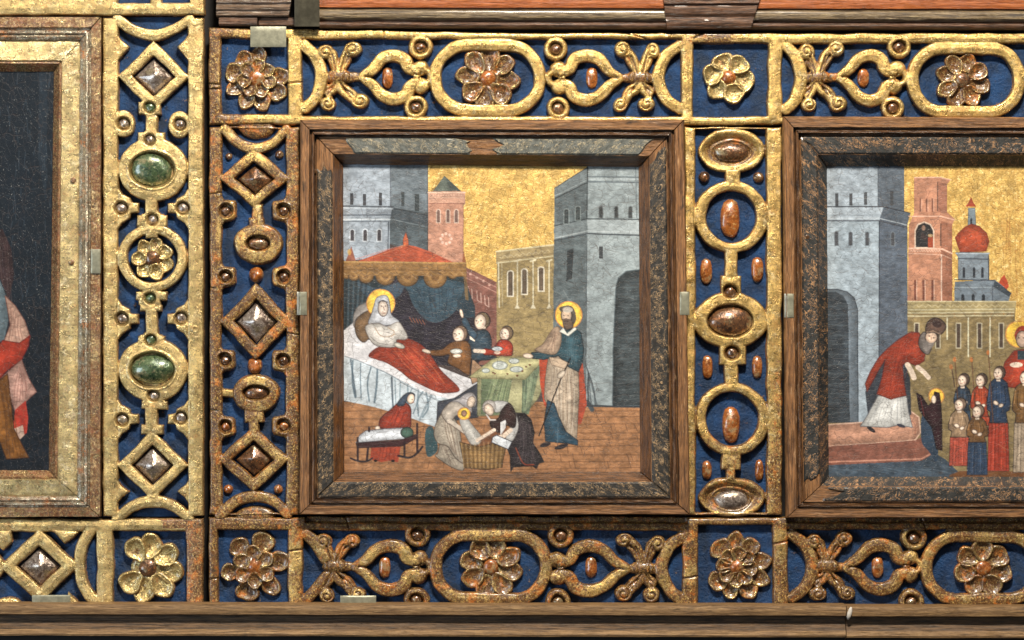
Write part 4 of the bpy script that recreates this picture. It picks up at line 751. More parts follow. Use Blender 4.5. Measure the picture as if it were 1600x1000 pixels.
p.poly([(571, 510), (590, 505), (604, 510), (622, 503), (630, 512), (637, 526), (632, 531), (620, 531), (618, 542), (590, 541), (578, 530)], (186, 180, 174), sm=True, out=(90, 80, 76), ow=.7); p.line([(586, 512), (594, 524), (606, 526), (618, 522)], .9, (140, 104, 70), .8, sm=True); p.line([(606, 512), (616, 518), (612, 526)], .9, (140, 104, 70), .8, sm=True); p.line([(579, 526), (592, 536), (616, 540)], .8, (104, 96, 92), .8, sm=True); p.ell(624, 540, 9, 4, (178, 172, 160), rot=.35, out=(80, 76, 70), ow=.5)
# table group
p.poly([(735, 590), (738, 600), (746, 596), (760, 580), (738, 560)], (150, 116, 88), out=DK, ow=.6)
head(p, 789, 521, 9.5, 10.5, (118, 96, 72), -1, 4); head(p, 751, 502, 11.5, 13, (124, 104, 78), -1, 4)
p.poly([(736, 526), (745, 517), (760, 516), (768, 530), (768, 552), (776, 560), (738, 562), (730, 540)], (52, 70, 84), sm=True, var=.16, out=DK, ow=.7); p.poly([(721, 500), (728, 496), (736, 510), (746, 522), (740, 530), (726, 514)], (60, 82, 100), sm=True, out=DK, ow=.6); p.ell(721, 490, 2.6, 7, SK, rot=-.25, out=(100, 70, 60), ow=.4); p.line([(746, 508), (757, 512)], 3.4, SK, .9); p.poly([(734, 525), (742, 532), (742, 534), (734, 530)], SK)
p.poly([(780, 532), (792, 531), (800, 538), (801, 550), (797, 556), (768, 555), (756, 554), (756, 545), (770, 545)], (166, 46, 44), sm=True, var=.14, out=(60, 26, 28), ow=.7); p.line([(772, 546), (780, 535)], .8, (96, 26, 28)); p.line([(742, 548), (756, 549)], 5, SK, .95); p.ell(777, 545, 8.5, 3.6, (196, 200, 200), out=(60, 66, 74), ow=.7); p.ell(777, 545, 5, 1.8, (120, 134, 146), a=.7); p.ell(777, 551, 5, 2.5, SK, a=.9)
head(p, 717, 522, 11, 12.5, (132, 104, 84), -1, 3)
p.poly([(704, 536), (716, 533), (730, 534), (736, 548), (735, 572), (732, 586), (716, 576), (700, 567), (702, 554), (690, 556), (674, 555), (672, 548), (690, 546)], (128, 84, 46), sm=True, var=.16, out=(54, 36, 24), ow=.7); p.line([(716, 538), (722, 560), (718, 575)], .9, (84, 52, 28), .7, sm=True); p.line([(704, 545), (706, 556)], .9, (84, 52, 28), .7); p.ell(713, 549, 9.5, 4.2, (190, 190, 184), out=(84, 76, 66), ow=.7); p.ell(714, 556, 6.5, 3, SK, out=(96, 70, 56), ow=.4); p.ell(666, 549, 7, 3, SK, rot=.3, out=(90, 70, 60), ow=.4)
TB = (176, 170, 122)
p.poly([(746, 590), (820, 593), (850, 560), (850, 604), (840, 624), (818, 650), (800, 648), (746, 650)], (164, 160, 118), var=.10, out=(86, 86, 60), ow=.6)
p.poly([(752, 592), (800, 593), (793, 634), (778, 648), (751, 648)], (96, 110, 82), var=.14); p.folds([(768, 592), (800, 594)], [(752, 640), (792, 640)], 14, (140, 148, 108), 1.1, .7, 3, 21); p.poly([(816, 594), (845, 566), (836, 610), (826, 648), (815, 646)], (92, 108, 86), var=.14); p.folds([(820, 594), (842, 570)], [(818, 644), (832, 630)], 8, (144, 152, 118), 1, .6, 2, 22); p.line([(849, 562), (849, 606)], 1, (120, 124, 110))
p.poly([(733, 589), (768, 562), (780, 558), (850, 558), (846, 566), (820, 593), (750, 591)], TB, var=.10, out=(110, 104, 70), ow=.7)
for x, y, a, b in ((781, 571, 12, 6.5), (803, 564, 8, 4), (807, 577, 10, 4.5), (759, 579, 6, 3.5)): p.ell(x, y, a, b, (190, 196, 192), out=(110, 116, 112), ow=.8); p.ell(x, y, a*.6, b*.6, (150, 156, 150), a=.7)
for x, y in ((770, 582), (773, 584), (808, 587), (816, 580), (822, 573), (828, 570), (793, 584)): p.ell(x, y, 1.8, 1.4, (110, 58, 34))
# standing man with staff
p.poly([(842, 558), (857, 562), (862, 620), (858, 640), (850, 634), (844, 600)], (166, 54, 50), var=.12); p.poly([(902, 572), (911, 568), (915, 610), (917, 632), (908, 662), (900, 664)], (160, 54, 52), var=.12)
halo(p, 888.5, 492, 21.5); p.poly([(874, 484), (880, 478), (892, 478), (898, 486), (900, 500), (893, 506)], (84, 76, 68), sm=True); p.ell(888, 507, 8, 8.5, (100, 82, 70), out=DK, ow=.6); p.ell(885, 493, 8.5, 11.5, (186, 158, 134), out=DK, ow=.9); p.ell(887, 484, 8, 4.5, (160, 150, 138)); p.poly([(878, 499), (885, 497), (893, 500), (893, 508), (886, 512), (879, 507)], (98, 80, 68)); p.line([(881, 502), (888, 502)], 1, (60, 44, 40)); p.ell(881, 493, 1.2, .8, DK); p.ell(888, 493, 1.2, .8, DK)
p.poly([(858, 552), (876, 556), (890, 570), (904, 582), (905, 620), (901, 690), (884, 674), (872, 652), (858, 640), (850, 622), (852, 590)], (164, 146, 126), sm=False, var=.16, out=(84, 72, 64), ow=.6); p.folds([(862, 574), (898, 582)], [(862, 632), (900, 684)], 12, (122, 102, 86), 1, .6, 4, 31); p.folds([(862, 574), (898, 582)], [(860, 632), (896, 680)], 9, (192, 180, 164), 1, .5, 4, 32)
p.poly([(855, 625), (866, 630), (873, 650), (884, 674), (903, 688), (903, 696), (886, 693), (852, 690), (850, 660)], (48, 80, 100), var=.16, out=DK, ow=.6); p.line([(872, 662), (871, 692)], 1, (84, 106, 120), .7); p.ell(852, 695, 9, 3.6, (46, 40, 44), rot=-.25); p.ell(877, 698, 11, 3.8, (46, 40, 44), rot=-.3)
p.poly([(876, 520), (884, 516), (898, 512), (908, 520), (912, 545), (910, 566), (904, 581), (888, 573), (884, 566), (872, 556), (850, 562), (832, 560), (830, 551), (850, 548), (870, 545)], (50, 82, 94), sm=False, var=.16, out=(30, 36, 42), ow=.8); p.folds([(884, 522), (906, 524)], [(880, 556), (904, 576)], 6, (82, 102, 112), 1, .5, 4, 33)
p.poly([(858, 522), (866, 512), (874, 512), (877, 530), (872, 548), (862, 554), (836, 547), (848, 538)], (162, 136, 114), sm=True, var=.12, out=(96, 76, 62), ow=.7); p.folds([(862, 516), (872, 520)], [(846, 545), (868, 550)], 5, (120, 94, 78), .9, .6, 3, 34); p.poly([(874, 518), (880, 512), (886, 521), (898, 511), (901, 514), (888, 525)], (202, 200, 190), out=(110, 110, 104), ow=.4)
p.poly([(858, 558), (874, 560), (890, 568), (882, 576), (862, 570)], (176, 152, 128), out=(96, 76, 62), ow=.5); p.ell(825, 556, 8, 4, SK, rot=.1, out=(100, 74, 60), ow=.5); p.line([(891, 560), (873, 600), (842, 681)], 1.7, (30, 26, 28)); p.ell(877, 585, 8, 4.5, (186, 170, 152), rot=-.75, out=(96, 76, 62), ow=.5)
# cradle scene
p.poly([(580, 698), (626, 698), (622, 722), (608, 720), (596, 722), (578, 718)], (150, 48, 44), var=.16); p.folds([(590, 700), (620, 700)], [(586, 718), (618, 718)], 5, (110, 30, 32), 1, .6, 2, 41); p.ell(587, 720, 3, 2, DK); p.ell(614, 720, 3, 2, DK)
p.poly([(624, 628), (632, 628), (641, 636), (642, 652), (638, 670), (600, 670), (592, 664), (596, 652), (610, 640)], (148, 44, 42), sm=True, var=.14, out=(66, 26, 28), ow=.8); p.folds([(620, 634), (636, 640)], [(602, 664), (630, 668)], 5, (104, 26, 30), 1, .6, 3, 42)
p.poly([(620, 632), (630, 618), (640, 613), (648, 616), (646, 622), (636, 626), (630, 634)], (60, 74, 92), sm=True, out=DK, ow=.5); p.ell(642, 623, 6, 8, SK, rot=.2, out=DK, ow=.6); p.ell(644, 624, 1, .8, DK); p.line([(644, 629), (647, 629)], .9, (140, 60, 50)); p.ell(590, 669, 4, 4, SK, out=(80, 56, 48), ow=.4)
p.poly([(556, 692), (562, 680), (572, 673), (600, 670), (634, 668), (634, 686), (600, 688)], (192, 196, 204), sm=False, out=(80, 76, 84), ow=.8, var=.08); p.ell(636, 676, 10, 8.5, (66, 94, 82), out=(36, 44, 44), ow=.8)
p.poly([(556, 692), (625, 688), (652, 678), (653, 684), (628, 697), (558, 700)], (62, 36, 38), out=(34, 22, 26), ow=.6)
for a in ([(559, 684), (559, 720)], [(575, 700), (573, 720)], [(632, 690), (632, 714)], [(652, 662), (652, 706)], [(577, 668), (577, 674)]): p.line(a, 2.8, (48, 32, 36))
p.line([(548, 716), (558, 720), (572, 721), (582, 716)], 2.4, (44, 34, 40), sm=True); p.line([(622, 712), (640, 715), (652, 708), (660, 698)], 2.8, (44, 34, 40), sm=True)
# midwives and basket
p.poly([(666, 670), (676, 668), (684, 700), (676, 712), (667, 712), (664, 690)], (52, 78, 84), sm=True)
p.poly([(734, 690), (760, 680), (775, 655), (792, 650), (792, 700), (734, 700)], (106, 66, 44), a=.8)
p.poly([(684, 708), (688, 692), (700, 690), (716, 716), (726, 726), (722, 735), (706, 730), (690, 720), (680, 712)], (160, 148, 132), sm=True, out=(70, 58, 52), ow=.7); p.poly([(678, 676), (684, 656), (696, 640), (708, 650), (718, 672), (722, 702), (726, 724), (712, 716), (700, 698), (684, 692)], (168, 156, 140), sm=True, var=.12, out=(76, 62, 54), ow=.8); p.folds([(690, 656), (712, 662)], [(704, 700), (722, 722)], 7, (118, 98, 84), 1, .6, 4, 51); p.folds([(686, 694), (702, 700)], [(694, 720), (716, 730)], 5, (108, 90, 78), 1, .6, 2, 52)
p.poly([(690, 646), (702, 630), (716, 626), (728, 632), (728, 644), (712, 650), (704, 662), (698, 660)], (172, 160, 148), sm=True, out=(84, 70, 62), ow=.7); p.poly([(706, 628), (718, 622), (728, 615), (738, 614), (744, 622), (743, 634), (737, 636), (737, 645), (726, 636), (716, 628)], (176, 170, 172), sm=True, out=(90, 84, 84), ow=.6); p.ell(736, 628, 6, 9, SK, rot=.3, out=(96, 74, 62), ow=.5); p.line([(702, 658), (722, 672), (744, 684)], 6, (182, 168, 154)); p.line([(702, 662), (722, 676), (742, 688)], .8, (96, 78, 68))
p.poly([(718, 656), (728, 652), (738, 664), (752, 682), (748, 694), (736, 694), (724, 674)], (178, 174, 168), sm=True, out=(110, 100, 92), ow=.6); halo(p, 725, 646.5, 10); p.ell(725, 646, 4.2, 5, (150, 112, 92), out=DK, ow=.5)
p.poly([(718, 690), (730, 694), (750, 698), (770, 693), (790, 700), (784, 730), (760, 734), (726, 731)], (134, 102, 60), var=.14, out=(64, 46, 30), ow=.8)
for i in range(19): p.line([(721+i*3.5, 693+2*math.sin(i*.4)), (725+i*3.1, 731)], 1.2, (92, 66, 38) if i % 2 else (164, 130, 82), .7)
for y in (703, 712, 722): p.line([(722, y), (786, y+1)], .8, (84, 60, 34), .6)
p.poly([(788, 690), (800, 662), (806, 645), (820, 646), (830, 656), (835, 676), (832, 692), (842, 706), (850, 722), (842, 724), (838, 732), (832, 728), (816, 729), (802, 730), (798, 737), (797, 712)], (50, 44, 48), sm=False, var=.2, out=(26, 22, 26), ow=.8); p.folds([(812, 656), (830, 664)], [(806, 722), (840, 724)], 8, (84, 72, 74), 1, .5, 5, 61); p.line([(806, 700), (818, 724), (834, 726)], 1.6, (150, 50, 46), .8, sm=True)
p.poly([(770, 630), (780, 626), (796, 630), (806, 646), (810, 668), (800, 690), (790, 686), (798, 664), (788, 644), (774, 644)], (192, 190, 188), sm=True, out=(96, 90, 90), ow=.6); p.poly([(784, 640), (796, 630), (806, 648), (804, 668), (788, 664), (780, 676), (768, 668), (766, 658), (778, 654)], (62, 42, 40), sm=True, out=(28, 22, 24), ow=.6)
p.ell(764, 636, 10, 11, (184, 176, 170), out=(104, 94, 90), ow=.6, rot=.5); p.ell(764, 640, 7, 9.5, SK, rot=-.4, out=(96, 74, 64), ow=.6); p.line([(760, 648), (766, 656), (774, 656)], 2, (190, 180, 176)); p.line([(772, 672), (760, 680), (746, 688)], 5, SK); p.line([(798, 672), (786, 682), (778, 684)], 5.5, SK); p.line([(774, 674), (748, 690)], .7, (100, 72, 62)); p.poly([(782, 660), (790, 656), (790, 668), (782, 680)], (192, 190, 190))
p.poly([(770, 683), (776, 680), (800, 690), (794, 702), (768, 691)], (196, 200, 206), out=(50, 50, 60), ow=.8)
p.cracks(150, (70, 54, 44), .34, seed=5, ln=26); p.cracks(60, (196, 190, 180), .22, seed=8, ln=18)
p.build(0, 0, 0, 0, 'icon_painting', M['paint_main'], 2, 'cracked painting of a haloed woman in bed under a red canopy, grey castles around', 'painting', 'framed icon paintings')
# ---- right painting
p = Paint(1286, 252, 1774, 754, (134, 116, 78), seed=13)
p.rect(1400, 250, 1780, 500, (220, 178, 84), gold=1); p.rect(1575, 470, 1780, 560, (220, 178, 84), gold=1); p.rect(1400, 470, 1575, 760, (126, 108, 72)); p.poly([(1416, 478), (1588, 472), (1586, 500), (1600, 520), (1780, 520), (1780, 760), (1416, 760)], (126, 108, 72), var=.2)
for i in range(36): x = r.uniform(1415, 1600); y = r.uniform(262, 500); p.line([(x, y), (x+r.uniform(-14, 14), y+r.uniform(8, 30))], .8, (130, 66, 24), .5, gold=.3)
for i in range(16): x = r.uniform(1560, 1600); p.line([(x, r.uniform(300, 360)), (x+r.uniform(-6, 6), r.uniform(400, 500))], 1.3, (140, 80, 30), .5, gold=.3)
p.line([(1545, 432), (1600, 380)], .8, (120, 62, 26), .6); p.line([(1545, 405), (1600, 470)], .8, (120, 62, 26), .5)
p.poly([(1366, 318), (1413, 318), (1413, 338), (1366, 330)], (80, 90, 102)); p.rect(1286, 250, 1373, 325, (136, 148, 160), var=.13); p.rect(1372, 250, 1413, 326, (84, 94, 106), var=.14); p.poly([(1286, 345), (1374, 345), (1374, 660), (1286, 660)], (138, 152, 164), var=.14); p.poly([(1373, 342), (1418, 352), (1418, 648), (1373, 650)], (78, 88, 102), var=.16)
p.poly([(1286, 323), (1381, 323), (1374, 345), (1286, 345)], (146, 158, 170)); p.poly([(1381, 323), (1423, 333), (1417, 354), (1374, 342)], (76, 86, 98)); p.line([(1290, 323), (1381, 323), (1423, 333)], 1.4, (44, 50, 60)); p.line([(1290, 341), (1374, 341), (1418, 352)], 1, (176, 186, 196), .8); p.line([(1290, 345), (1374, 345), (1417, 356)], 1.4, (54, 60, 70)); p.line([(1372, 262), (1372, 322)], 1, (58, 66, 78)); p.line([(1374, 346), (1373, 650)], 1.2, (52, 60, 72)); p.line([(1290, 336), (1376, 336)], .9, (110, 122, 134), .8)
for x0, y0, y1 in ((1305, 302, 322), (1327, 302, 321), (1350, 300, 320), (1391, 298, 321)): p.rect(x0, y0, x0+5, y1, (66, 70, 76))
for x0, y0, y1 in ((1304, 361, 384), (1326, 362, 384), (1352, 362, 384), (1392, 362, 384)): p.arch(x0, x0+6, y0, y1, (64, 66, 72), (104, 114, 124))
for i in range(90): x = r.uniform(1292, 1366); y = r.uniform(258, 640); p.line([(x, y), (x+r.uniform(6, 20), y+r.uniform(-3, 3))], .8, (178, 188, 198) if i % 2 else (102, 114, 126), .3)
p.poly([(1286, 452), (1308, 452), (1324, 456), (1335, 466), (1340, 484), (1341, 660), (1286, 660)], (98, 110, 122), out=(46, 52, 62)); p.poly([(1286, 456), (1306, 456), (1318, 462), (1325, 476), (1328, 660), (1286, 660)], (54, 62, 70), var=.2)
for i in range(24): y = 470+i*7.6; p.line([(1294, y+2*math.sin(i*2)), (1308, y), (1326, y+2*math.cos(i))], 1.2, (86, 98, 106) if i % 2 else (32, 38, 46), .5)
PR = (170, 116, 90)
p.poly([(1428, 284), (1428, 277), (1470, 276), (1486, 281), (1478, 290), (1478, 330), (1492, 342), (1488, 352), (1488, 472), (1418, 472), (1420, 350), (1428, 334)], PR, var=.13); p.poly([(1466, 284), (1480, 288), (1480, 334), (1466, 332)], (146, 96, 76)); p.poly([(1470, 345), (1488, 350), (1488, 472), (1470, 472)], (144, 92, 70)); p.line([(1429, 277), (1470, 277), (1486, 281)], 1.4, (206, 164, 140)); p.line([(1465, 285), (1465, 330)], 1.2, (70, 50, 46)); p.line([(1470, 350), (1470, 384)], 1.4, (80, 56, 50)); p.line([(1420, 338), (1470, 338), (1492, 344)], 1.4, (204, 160, 138)); p.line([(1420, 388), (1472, 389), (1488, 396)], 2, (204, 160, 138)); p.line([(1420, 396), (1472, 398), (1488, 405)], 1, (206, 166, 146), .8); p.line([(1471, 398), (1471, 470)], 1.4, (206, 180, 164), .9)
p.line(np.array([(1422+i*2, 392+1.4*(-1)**i) for i in range(25)]), .8, (214, 180, 162), .7)
p.poly([(1430, 387), (1430, 360), (1434, 351), (1444, 347), (1454, 351), (1459, 360), (1459, 387)], (44, 44, 46), out=(206, 180, 160), ow=1.3); p.ell(1443, 356, 3, 4, (130, 100, 84)); p.poly([(1450, 371), (1458, 370), (1458, 387), (1450, 387)], (150, 52, 46)); p.poly([(1440, 362), (1450, 370), (1446, 376), (1438, 372)], (60, 48, 48)); p.ell(1454, 368, 4, 2.5, (170, 140, 100))
for x in (1438, 1448, 1457): p.line([(x, 311), (x, 330)], 2, (116, 72, 58)); p.line([(x+2, 311), (x+2, 330)], .7, (206, 166, 146), .7)
for x in (1430, 1443, 1457): p.line([(x, 439), (x, 468)], 3, (112, 64, 50)); p.line([(x+2.4, 438), (x+2.4, 468)], .8, (210, 176, 158), .8)
p.poly([(1513, 325), (1524, 325), (1525, 352), (1512, 352)], (112, 126, 136), out=(60, 70, 80), ow=.6); p.arch(1516, 1519, 340, 350, (44, 50, 58)); p.poly([(1508, 323), (1513, 316), (1517, 306), (1521, 316), (1526, 323)], (156, 52, 44))
p.poly([(1492, 371), (1497, 364), (1508, 354), (1518, 350), (1530, 353), (1542, 364), (1546, 378), (1541, 393), (1500, 394), (1496, 384)], (166, 56, 48), sm=False, var=.14, out=(110, 34, 34), ow=.6); p.line([(1500, 364), (1498, 384)], 1.2, (110, 34, 34), .6)
p.poly([(1493, 394), (1546, 395), (1544, 402), (1545, 437), (1497, 437), (1497, 402)], (112, 124, 136), out=(60, 70, 80), ow=.6); p.line([(1494, 396), (1546, 396)], 1.8, (148, 160, 172)); p.line([(1496, 404), (1545, 405)], 1.3, (54, 62, 74)); p.line([(1545, 400), (1545, 437)], 1.6, (54, 62, 74))
for x in (1504, 1520, 1533): p.arch(x, x+4, 417, 434, (44, 50, 60))
p.poly([(1560, 442), (1564, 434), (1569, 429), (1574, 438), (1577, 448), (1572, 454)], (160, 50, 42)); p.poly([(1491, 440), (1555, 437), (1580, 458), (1576, 472), (1491, 472)], (100, 112, 124)); p.poly([(1554, 438), (1581, 458), (1577, 464), (1552, 448)], (56, 66, 76)); p.line([(1491, 437), (1553, 438)], 1.5, (50, 58, 70)); p.line([(1491, 449), (1552, 449)], 1, (148, 160, 170), .8); p.line([(1551, 446), (1551, 472)], 1, (54, 62, 74))
for x in (1502, 1518, 1534): p.arch(x, x+5, 459, 470, (40, 46, 54))
p.poly([(1418, 471), (1588, 471), (1586, 487), (1418, 489)], (150, 134, 92)); p.line([(1418, 471), (1588, 471)], 1.4, (190, 178, 140)); p.line(np.array([(1424+i*2.2, 478+2*math.sin(i*1.4)) for i in range(70)]), .9, (196, 184, 150), .6)
for y in (484, 489, 494): p.line([(1419, y), (1584, y-1)], 1.4, (186, 178, 146), .9)
for x, y1 in ((1480, 530), (1513, 557), (1547, 557)): p.line([(x, 497), (x, y1)], 1.8, (190, 186, 160), .9)
for x0 in (1429, 1462, 1494, 1527, 1561): p.rect(x0, 505, x0+7, 544, (76, 62, 52), out=(180, 172, 148), ow=.9)
# priest, platform, children
p.poly([(1286, 664), (1345, 660), (1404, 654), (1424, 643), (1436, 652), (1438, 676), (1430, 688), (1286, 698)], (178, 128, 104), var=.12, out=(196, 160, 140), ow=1.2); p.line([(1404, 655), (1428, 660), (1430, 680)], 1, (140, 84, 66), .8, sm=True); p.poly([(1286, 698), (1430, 688), (1440, 682), (1456, 700), (1456, 711), (1440, 720), (1286, 728)], (126, 78, 64), var=.14); p.line([(1286, 722), (1440, 717), (1456, 708)], 2, (180, 124, 104)); p.poly([(1286, 727), (1440, 720), (1460, 708), (1478, 718), (1498, 738), (1490, 752), (1286, 752)], (60, 74, 88), var=.2); p.poly([(1484, 742), (1500, 736), (1780, 738), (1780, 756), (1480, 756)], (110, 70, 40))
for i in range(8): p.line([(1300+i*20, 732+2*math.sin(i)), (1320+i*20, 734), (1340+i*20, 738)], 1, (92, 108, 122), .5)
p.poly([(1352, 612), (1360, 585), (1375, 558), (1386, 562), (1378, 600), (1366, 640), (1356, 650), (1354, 630)], (52, 58, 68), var=.14); p.poly([(1412, 568), (1422, 590), (1424, 648), (1418, 650), (1412, 600)], (50, 54, 62))
p.poly([(1372, 618), (1416, 616), (1420, 645), (1426, 668), (1404, 664), (1385, 668), (1344, 666), (1352, 654), (1360, 640)], (188, 188, 186), var=.08, out=(90, 90, 96), ow=.8); p.folds([(1376, 622), (1412, 620)], [(1352, 662), (1418, 662)], 9, (136, 138, 142), 1, .6, 3, 71); p.ell(1361, 671, 8, 3, (44, 38, 42), rot=.6); p.ell(1408, 665, 7, 2.6, (50, 54, 70), rot=.3)
p.poly([(1372, 560), (1386, 545), (1404, 530), (1424, 518), (1436, 520), (1442, 536), (1446, 552), (1444, 564), (1432, 572), (1418, 566), (1410, 570), (1412, 592), (1416, 618), (1392, 624), (1370, 616), (1378, 590), (1383, 562), (1372, 580), (1355, 612), (1352, 600), (1360, 580)], (160, 48, 44), var=.15, out=(84, 28, 30), ow=.8); p.folds([(1390, 545), (1430, 528)], [(1376, 610), (1410, 612)], 9, (116, 30, 32), 1.1, .55, 4, 72)
p.line([(1418, 570), (1424, 580), (1428, 590)], 7, SK); p.line([(1434, 574), (1444, 582), (1451, 590)], 6, SK); p.poly([(1438, 524), (1446, 519), (1456, 534), (1455, 546), (1450, 554), (1440, 548), (1435, 536)], (104, 96, 92), sm=True, var=.25, out=DK, ow=.7); p.ell(1455, 527, 9.5, 9.5, (204, 172, 148), out=DK, ow=.8, rot=.4); p.poly([(1446, 532), (1454, 536), (1460, 535), (1456, 544), (1448, 548), (1442, 540)], (110, 102, 98), sm=True, var=.2)
p.poly([(1446, 516), (1449, 504), (1458, 497), (1470, 499), (1478, 508), (1476, 517), (1468, 523), (1458, 519), (1450, 520)], (92, 70, 60), sm=True, out=DK, ow=.9); p.ell(1464, 506, 8, 5.5, (60, 44, 42), rot=.3); p.line([(1448, 519), (1458, 517), (1469, 522)], 1.6, (140, 112, 92)); p.ell(1452, 525, 1.4, 1, DK); p.ell(1459, 528, 1.4, 1, DK); p.line([(1455, 526), (1455, 531)], .8, (120, 80, 66))
halo(p, 1463, 619, 12.5); p.poly([(1440, 652), (1450, 644), (1460, 660), (1466, 700), (1462, 722), (1452, 706), (1440, 690)], (48, 66, 86), sm=True); p.poly([(1432, 614), (1440, 618), (1450, 634), (1457, 628), (1460, 612), (1468, 614), (1470, 630), (1472, 660), (1472, 704), (1463, 702), (1456, 668), (1444, 652), (1436, 640)], (56, 32, 38), sm=False, var=.2, out=(26, 20, 24), ow=.7); p.ell(1459, 624, 4, 6.5, SK, out=DK, ow=.4); p.line([(1438, 622), (1444, 650)], 1, (120, 44, 50), .8)
def child(x, y, bw, y1, body, y2, skirt, hair=(84, 66, 56), hr=8.5, stick=False):
    p.poly([(x-bw*.9, y1), (x+bw*.9, y1), (x+bw, y2), (x-bw, y2)], skirt, var=.12, out=(40, 32, 34), ow=.5); p.folds([(x-bw*.7, y1+2), (x+bw*.7, y1+2)], [(x-bw*.9, y2-2), (x+bw*.9, y2-2)], 5, tuple(int(c*.66) for c in skirt), 1, .6, 2, int(x))
    my = (y+y1)/2+7; w2 = y1-y; sk = (x % 5-2)*.5
    p.poly([(x-bw*.35, y+hr), (x+bw*.35, y+hr), (x+bw*.82, y+hr+7), (x+bw*1.12, my+2), (x+bw*1.02, my+w2*.16), (x+bw*.72, my+w2*.2), (x+bw*.86, y1+1), (x-bw*.84, y1+1), (x-bw*.74, my+w2*.2), (x-bw*1.05, my+w2*.14), (x-bw*1.08, my), (x-bw*.8, y+hr+7)], body, var=.15, out=(34, 28, 30), ow=.7)
    dk = tuple(int(c*.45) for c in body); lt = tuple(min(255, int(c*1.35+14)) for c in body)
    p.line([(x-bw*.55, y+hr+12), (x-bw*.62, my), (x-bw*.3, my+w2*.12)], 1, dk, .85, sm=True); p.line([(x+bw*.55, y+hr+12), (x+bw*.66, my), (x+bw*.2, my+w2*.10)], 1, dk, .85, sm=True); p.line([(x-bw*.8, y+hr+12), (x-bw*.9, my-2)], 1.6, lt, .6); p.line([(x+bw*.2+sk, y+hr+10), (x+bw*.25, my)], 1.3, lt, .5)
    p.folds([(x-bw*.5, y+hr+6), (x+bw*.5, y+hr+6)], [(x-bw*.6, y1-2), (x+bw*.6, y1-2)], 4, tuple(int(c*.66) for c in body), .9, .6, 3, int(x)+1); p.rect(x-3, y+4, x+3, y+hr+4, SK); head(p, x, y, hr, hr*1.15, hair, -1, 3)
    if stick: p.line([(x-bw*.9, y-30), (x-bw*.5, y1)], 1.2, (96, 62, 44)); p.ell(x-bw*.95, y-32, 2.6, 4, (172, 84, 60))
    p.ell(x-4, (y+y1)/2+8, 4.4, 3.2, SK, out=(80, 56, 46), ow=.5, rot=.5); p.ell(x+4, (y+y1)/2+12, 4, 2.8, SK, out=(80, 56, 46), ow=.5, rot=-.4); p.line([(x-bw*.5, y2-3), (x-bw*.4, y1+5)], 1.4, tuple(min(255, int(c*1.3+10)) for c in skirt), .5); p.line([(x+bw*.3, y2-3), (x+bw*.35, y1+8)], 1.4, tuple(min(255, int(c*1.3+10)) for c in skirt), .5)
halo(p, 1592, 522, 21); p.poly([(1600, 546), (1584, 548), (1570, 566), (1564, 590), (1568, 604), (1585, 606), (1650, 606), (1640, 560), (1616, 546)], (160, 46, 42), out=(84, 28, 30), ow=.7); p.ell(1598, 524, 13, 15, (150, 44, 40)); p.ell(1597, 530, 9.5, 13, (176, 148, 130), out=DK, ow=.6); p.ell(1592, 528, 1.2, .9, DK); p.ell(1599, 528, 1.2, .9, DK); p.rect(1590, 548, 1604, 562, (50, 66, 76)); p.ell(1588, 570, 10, 4, SK)
child(1504, 594, 13, 640, (50, 66, 84), 660, (50, 66, 84), stick=True); child(1532, 594, 15, 650, (168, 54, 46), 665, (168, 54, 46), stick=True); child(1560, 583, 17, 660, (44, 64, 92), 736, (160, 46, 46), stick=True); child(1601, 590, 18, 660, (118, 84, 46), 738, (150, 132, 112)); child(1640, 585, 17, 660, (50, 66, 84), 738, (150, 50, 46))
child(1499, 632, 16, 682, (150, 122, 94), 728, (158, 54, 60), (120, 98, 82)); child(1527, 643, 16, 690, (122, 86, 50), 742, (44, 62, 86), (120, 98, 82))
p.line([(1487, 575), (1492, 605)], 1.4, (76, 54, 44)); p.ell(1486, 573, 3, 4, (160, 84, 66))
p.cracks(120, (66, 50, 40), .4, seed=15, ln=24); p.cracks(60, (190, 186, 176), .2, seed=18, ln=18)
p.build(0, 0, 0, 0, 'icon_painting', M['paint_right'], 2, 'painting of a bearded priest in red bending towards children, towers behind, cut off right', 'painting', 'framed icon paintings')
# ---- left painting
p = Paint(-150, 102, 92, 744, (26, 35, 44), seed=23)
for i in range(110): x = r.uniform(-20, 82); y = r.uniform(108, 470); p.line([(x, y), (x+r.uniform(-5, 5), y+r.uniform(8, 30))], .9, (78, 92, 104) if i % 3 else (20, 26, 34), .35)
[p.line([(62+i*1.6, 112), (60+i*1.6, 250+i*9)], 1.2, (52, 64, 76), .35) for i in range(8)]; p.rect(-150, 480, 92, 744, (24, 30, 38), a=.7, var=.25)
p.poly([(-150, 350), (4, 358), (18, 390), (22, 430), (14, 470), (-150, 470)], (52, 38, 40), sm=False, var=.2); p.folds([(-8, 370), (12, 370)], [(0, 450), (20, 470)], 6, (78, 60, 58), 1, .5, 4, 81)
p.poly([(-150, 440), (0, 436), (10, 462), (14, 500), (8, 530), (-20, 548), (-150, 560)], (92, 108, 116), var=.2, out=(30, 38, 46)); p.poly([(8, 462), (24, 478), (38, 500), (48, 528), (40, 540), (6, 534), (16, 508)], (168, 130, 112), var=.2, out=(96, 60, 52)); p.folds([(14, 476), (34, 500)], [(10, 530), (38, 532)], 5, (120, 84, 72), 1.2, .6, 3, 82)
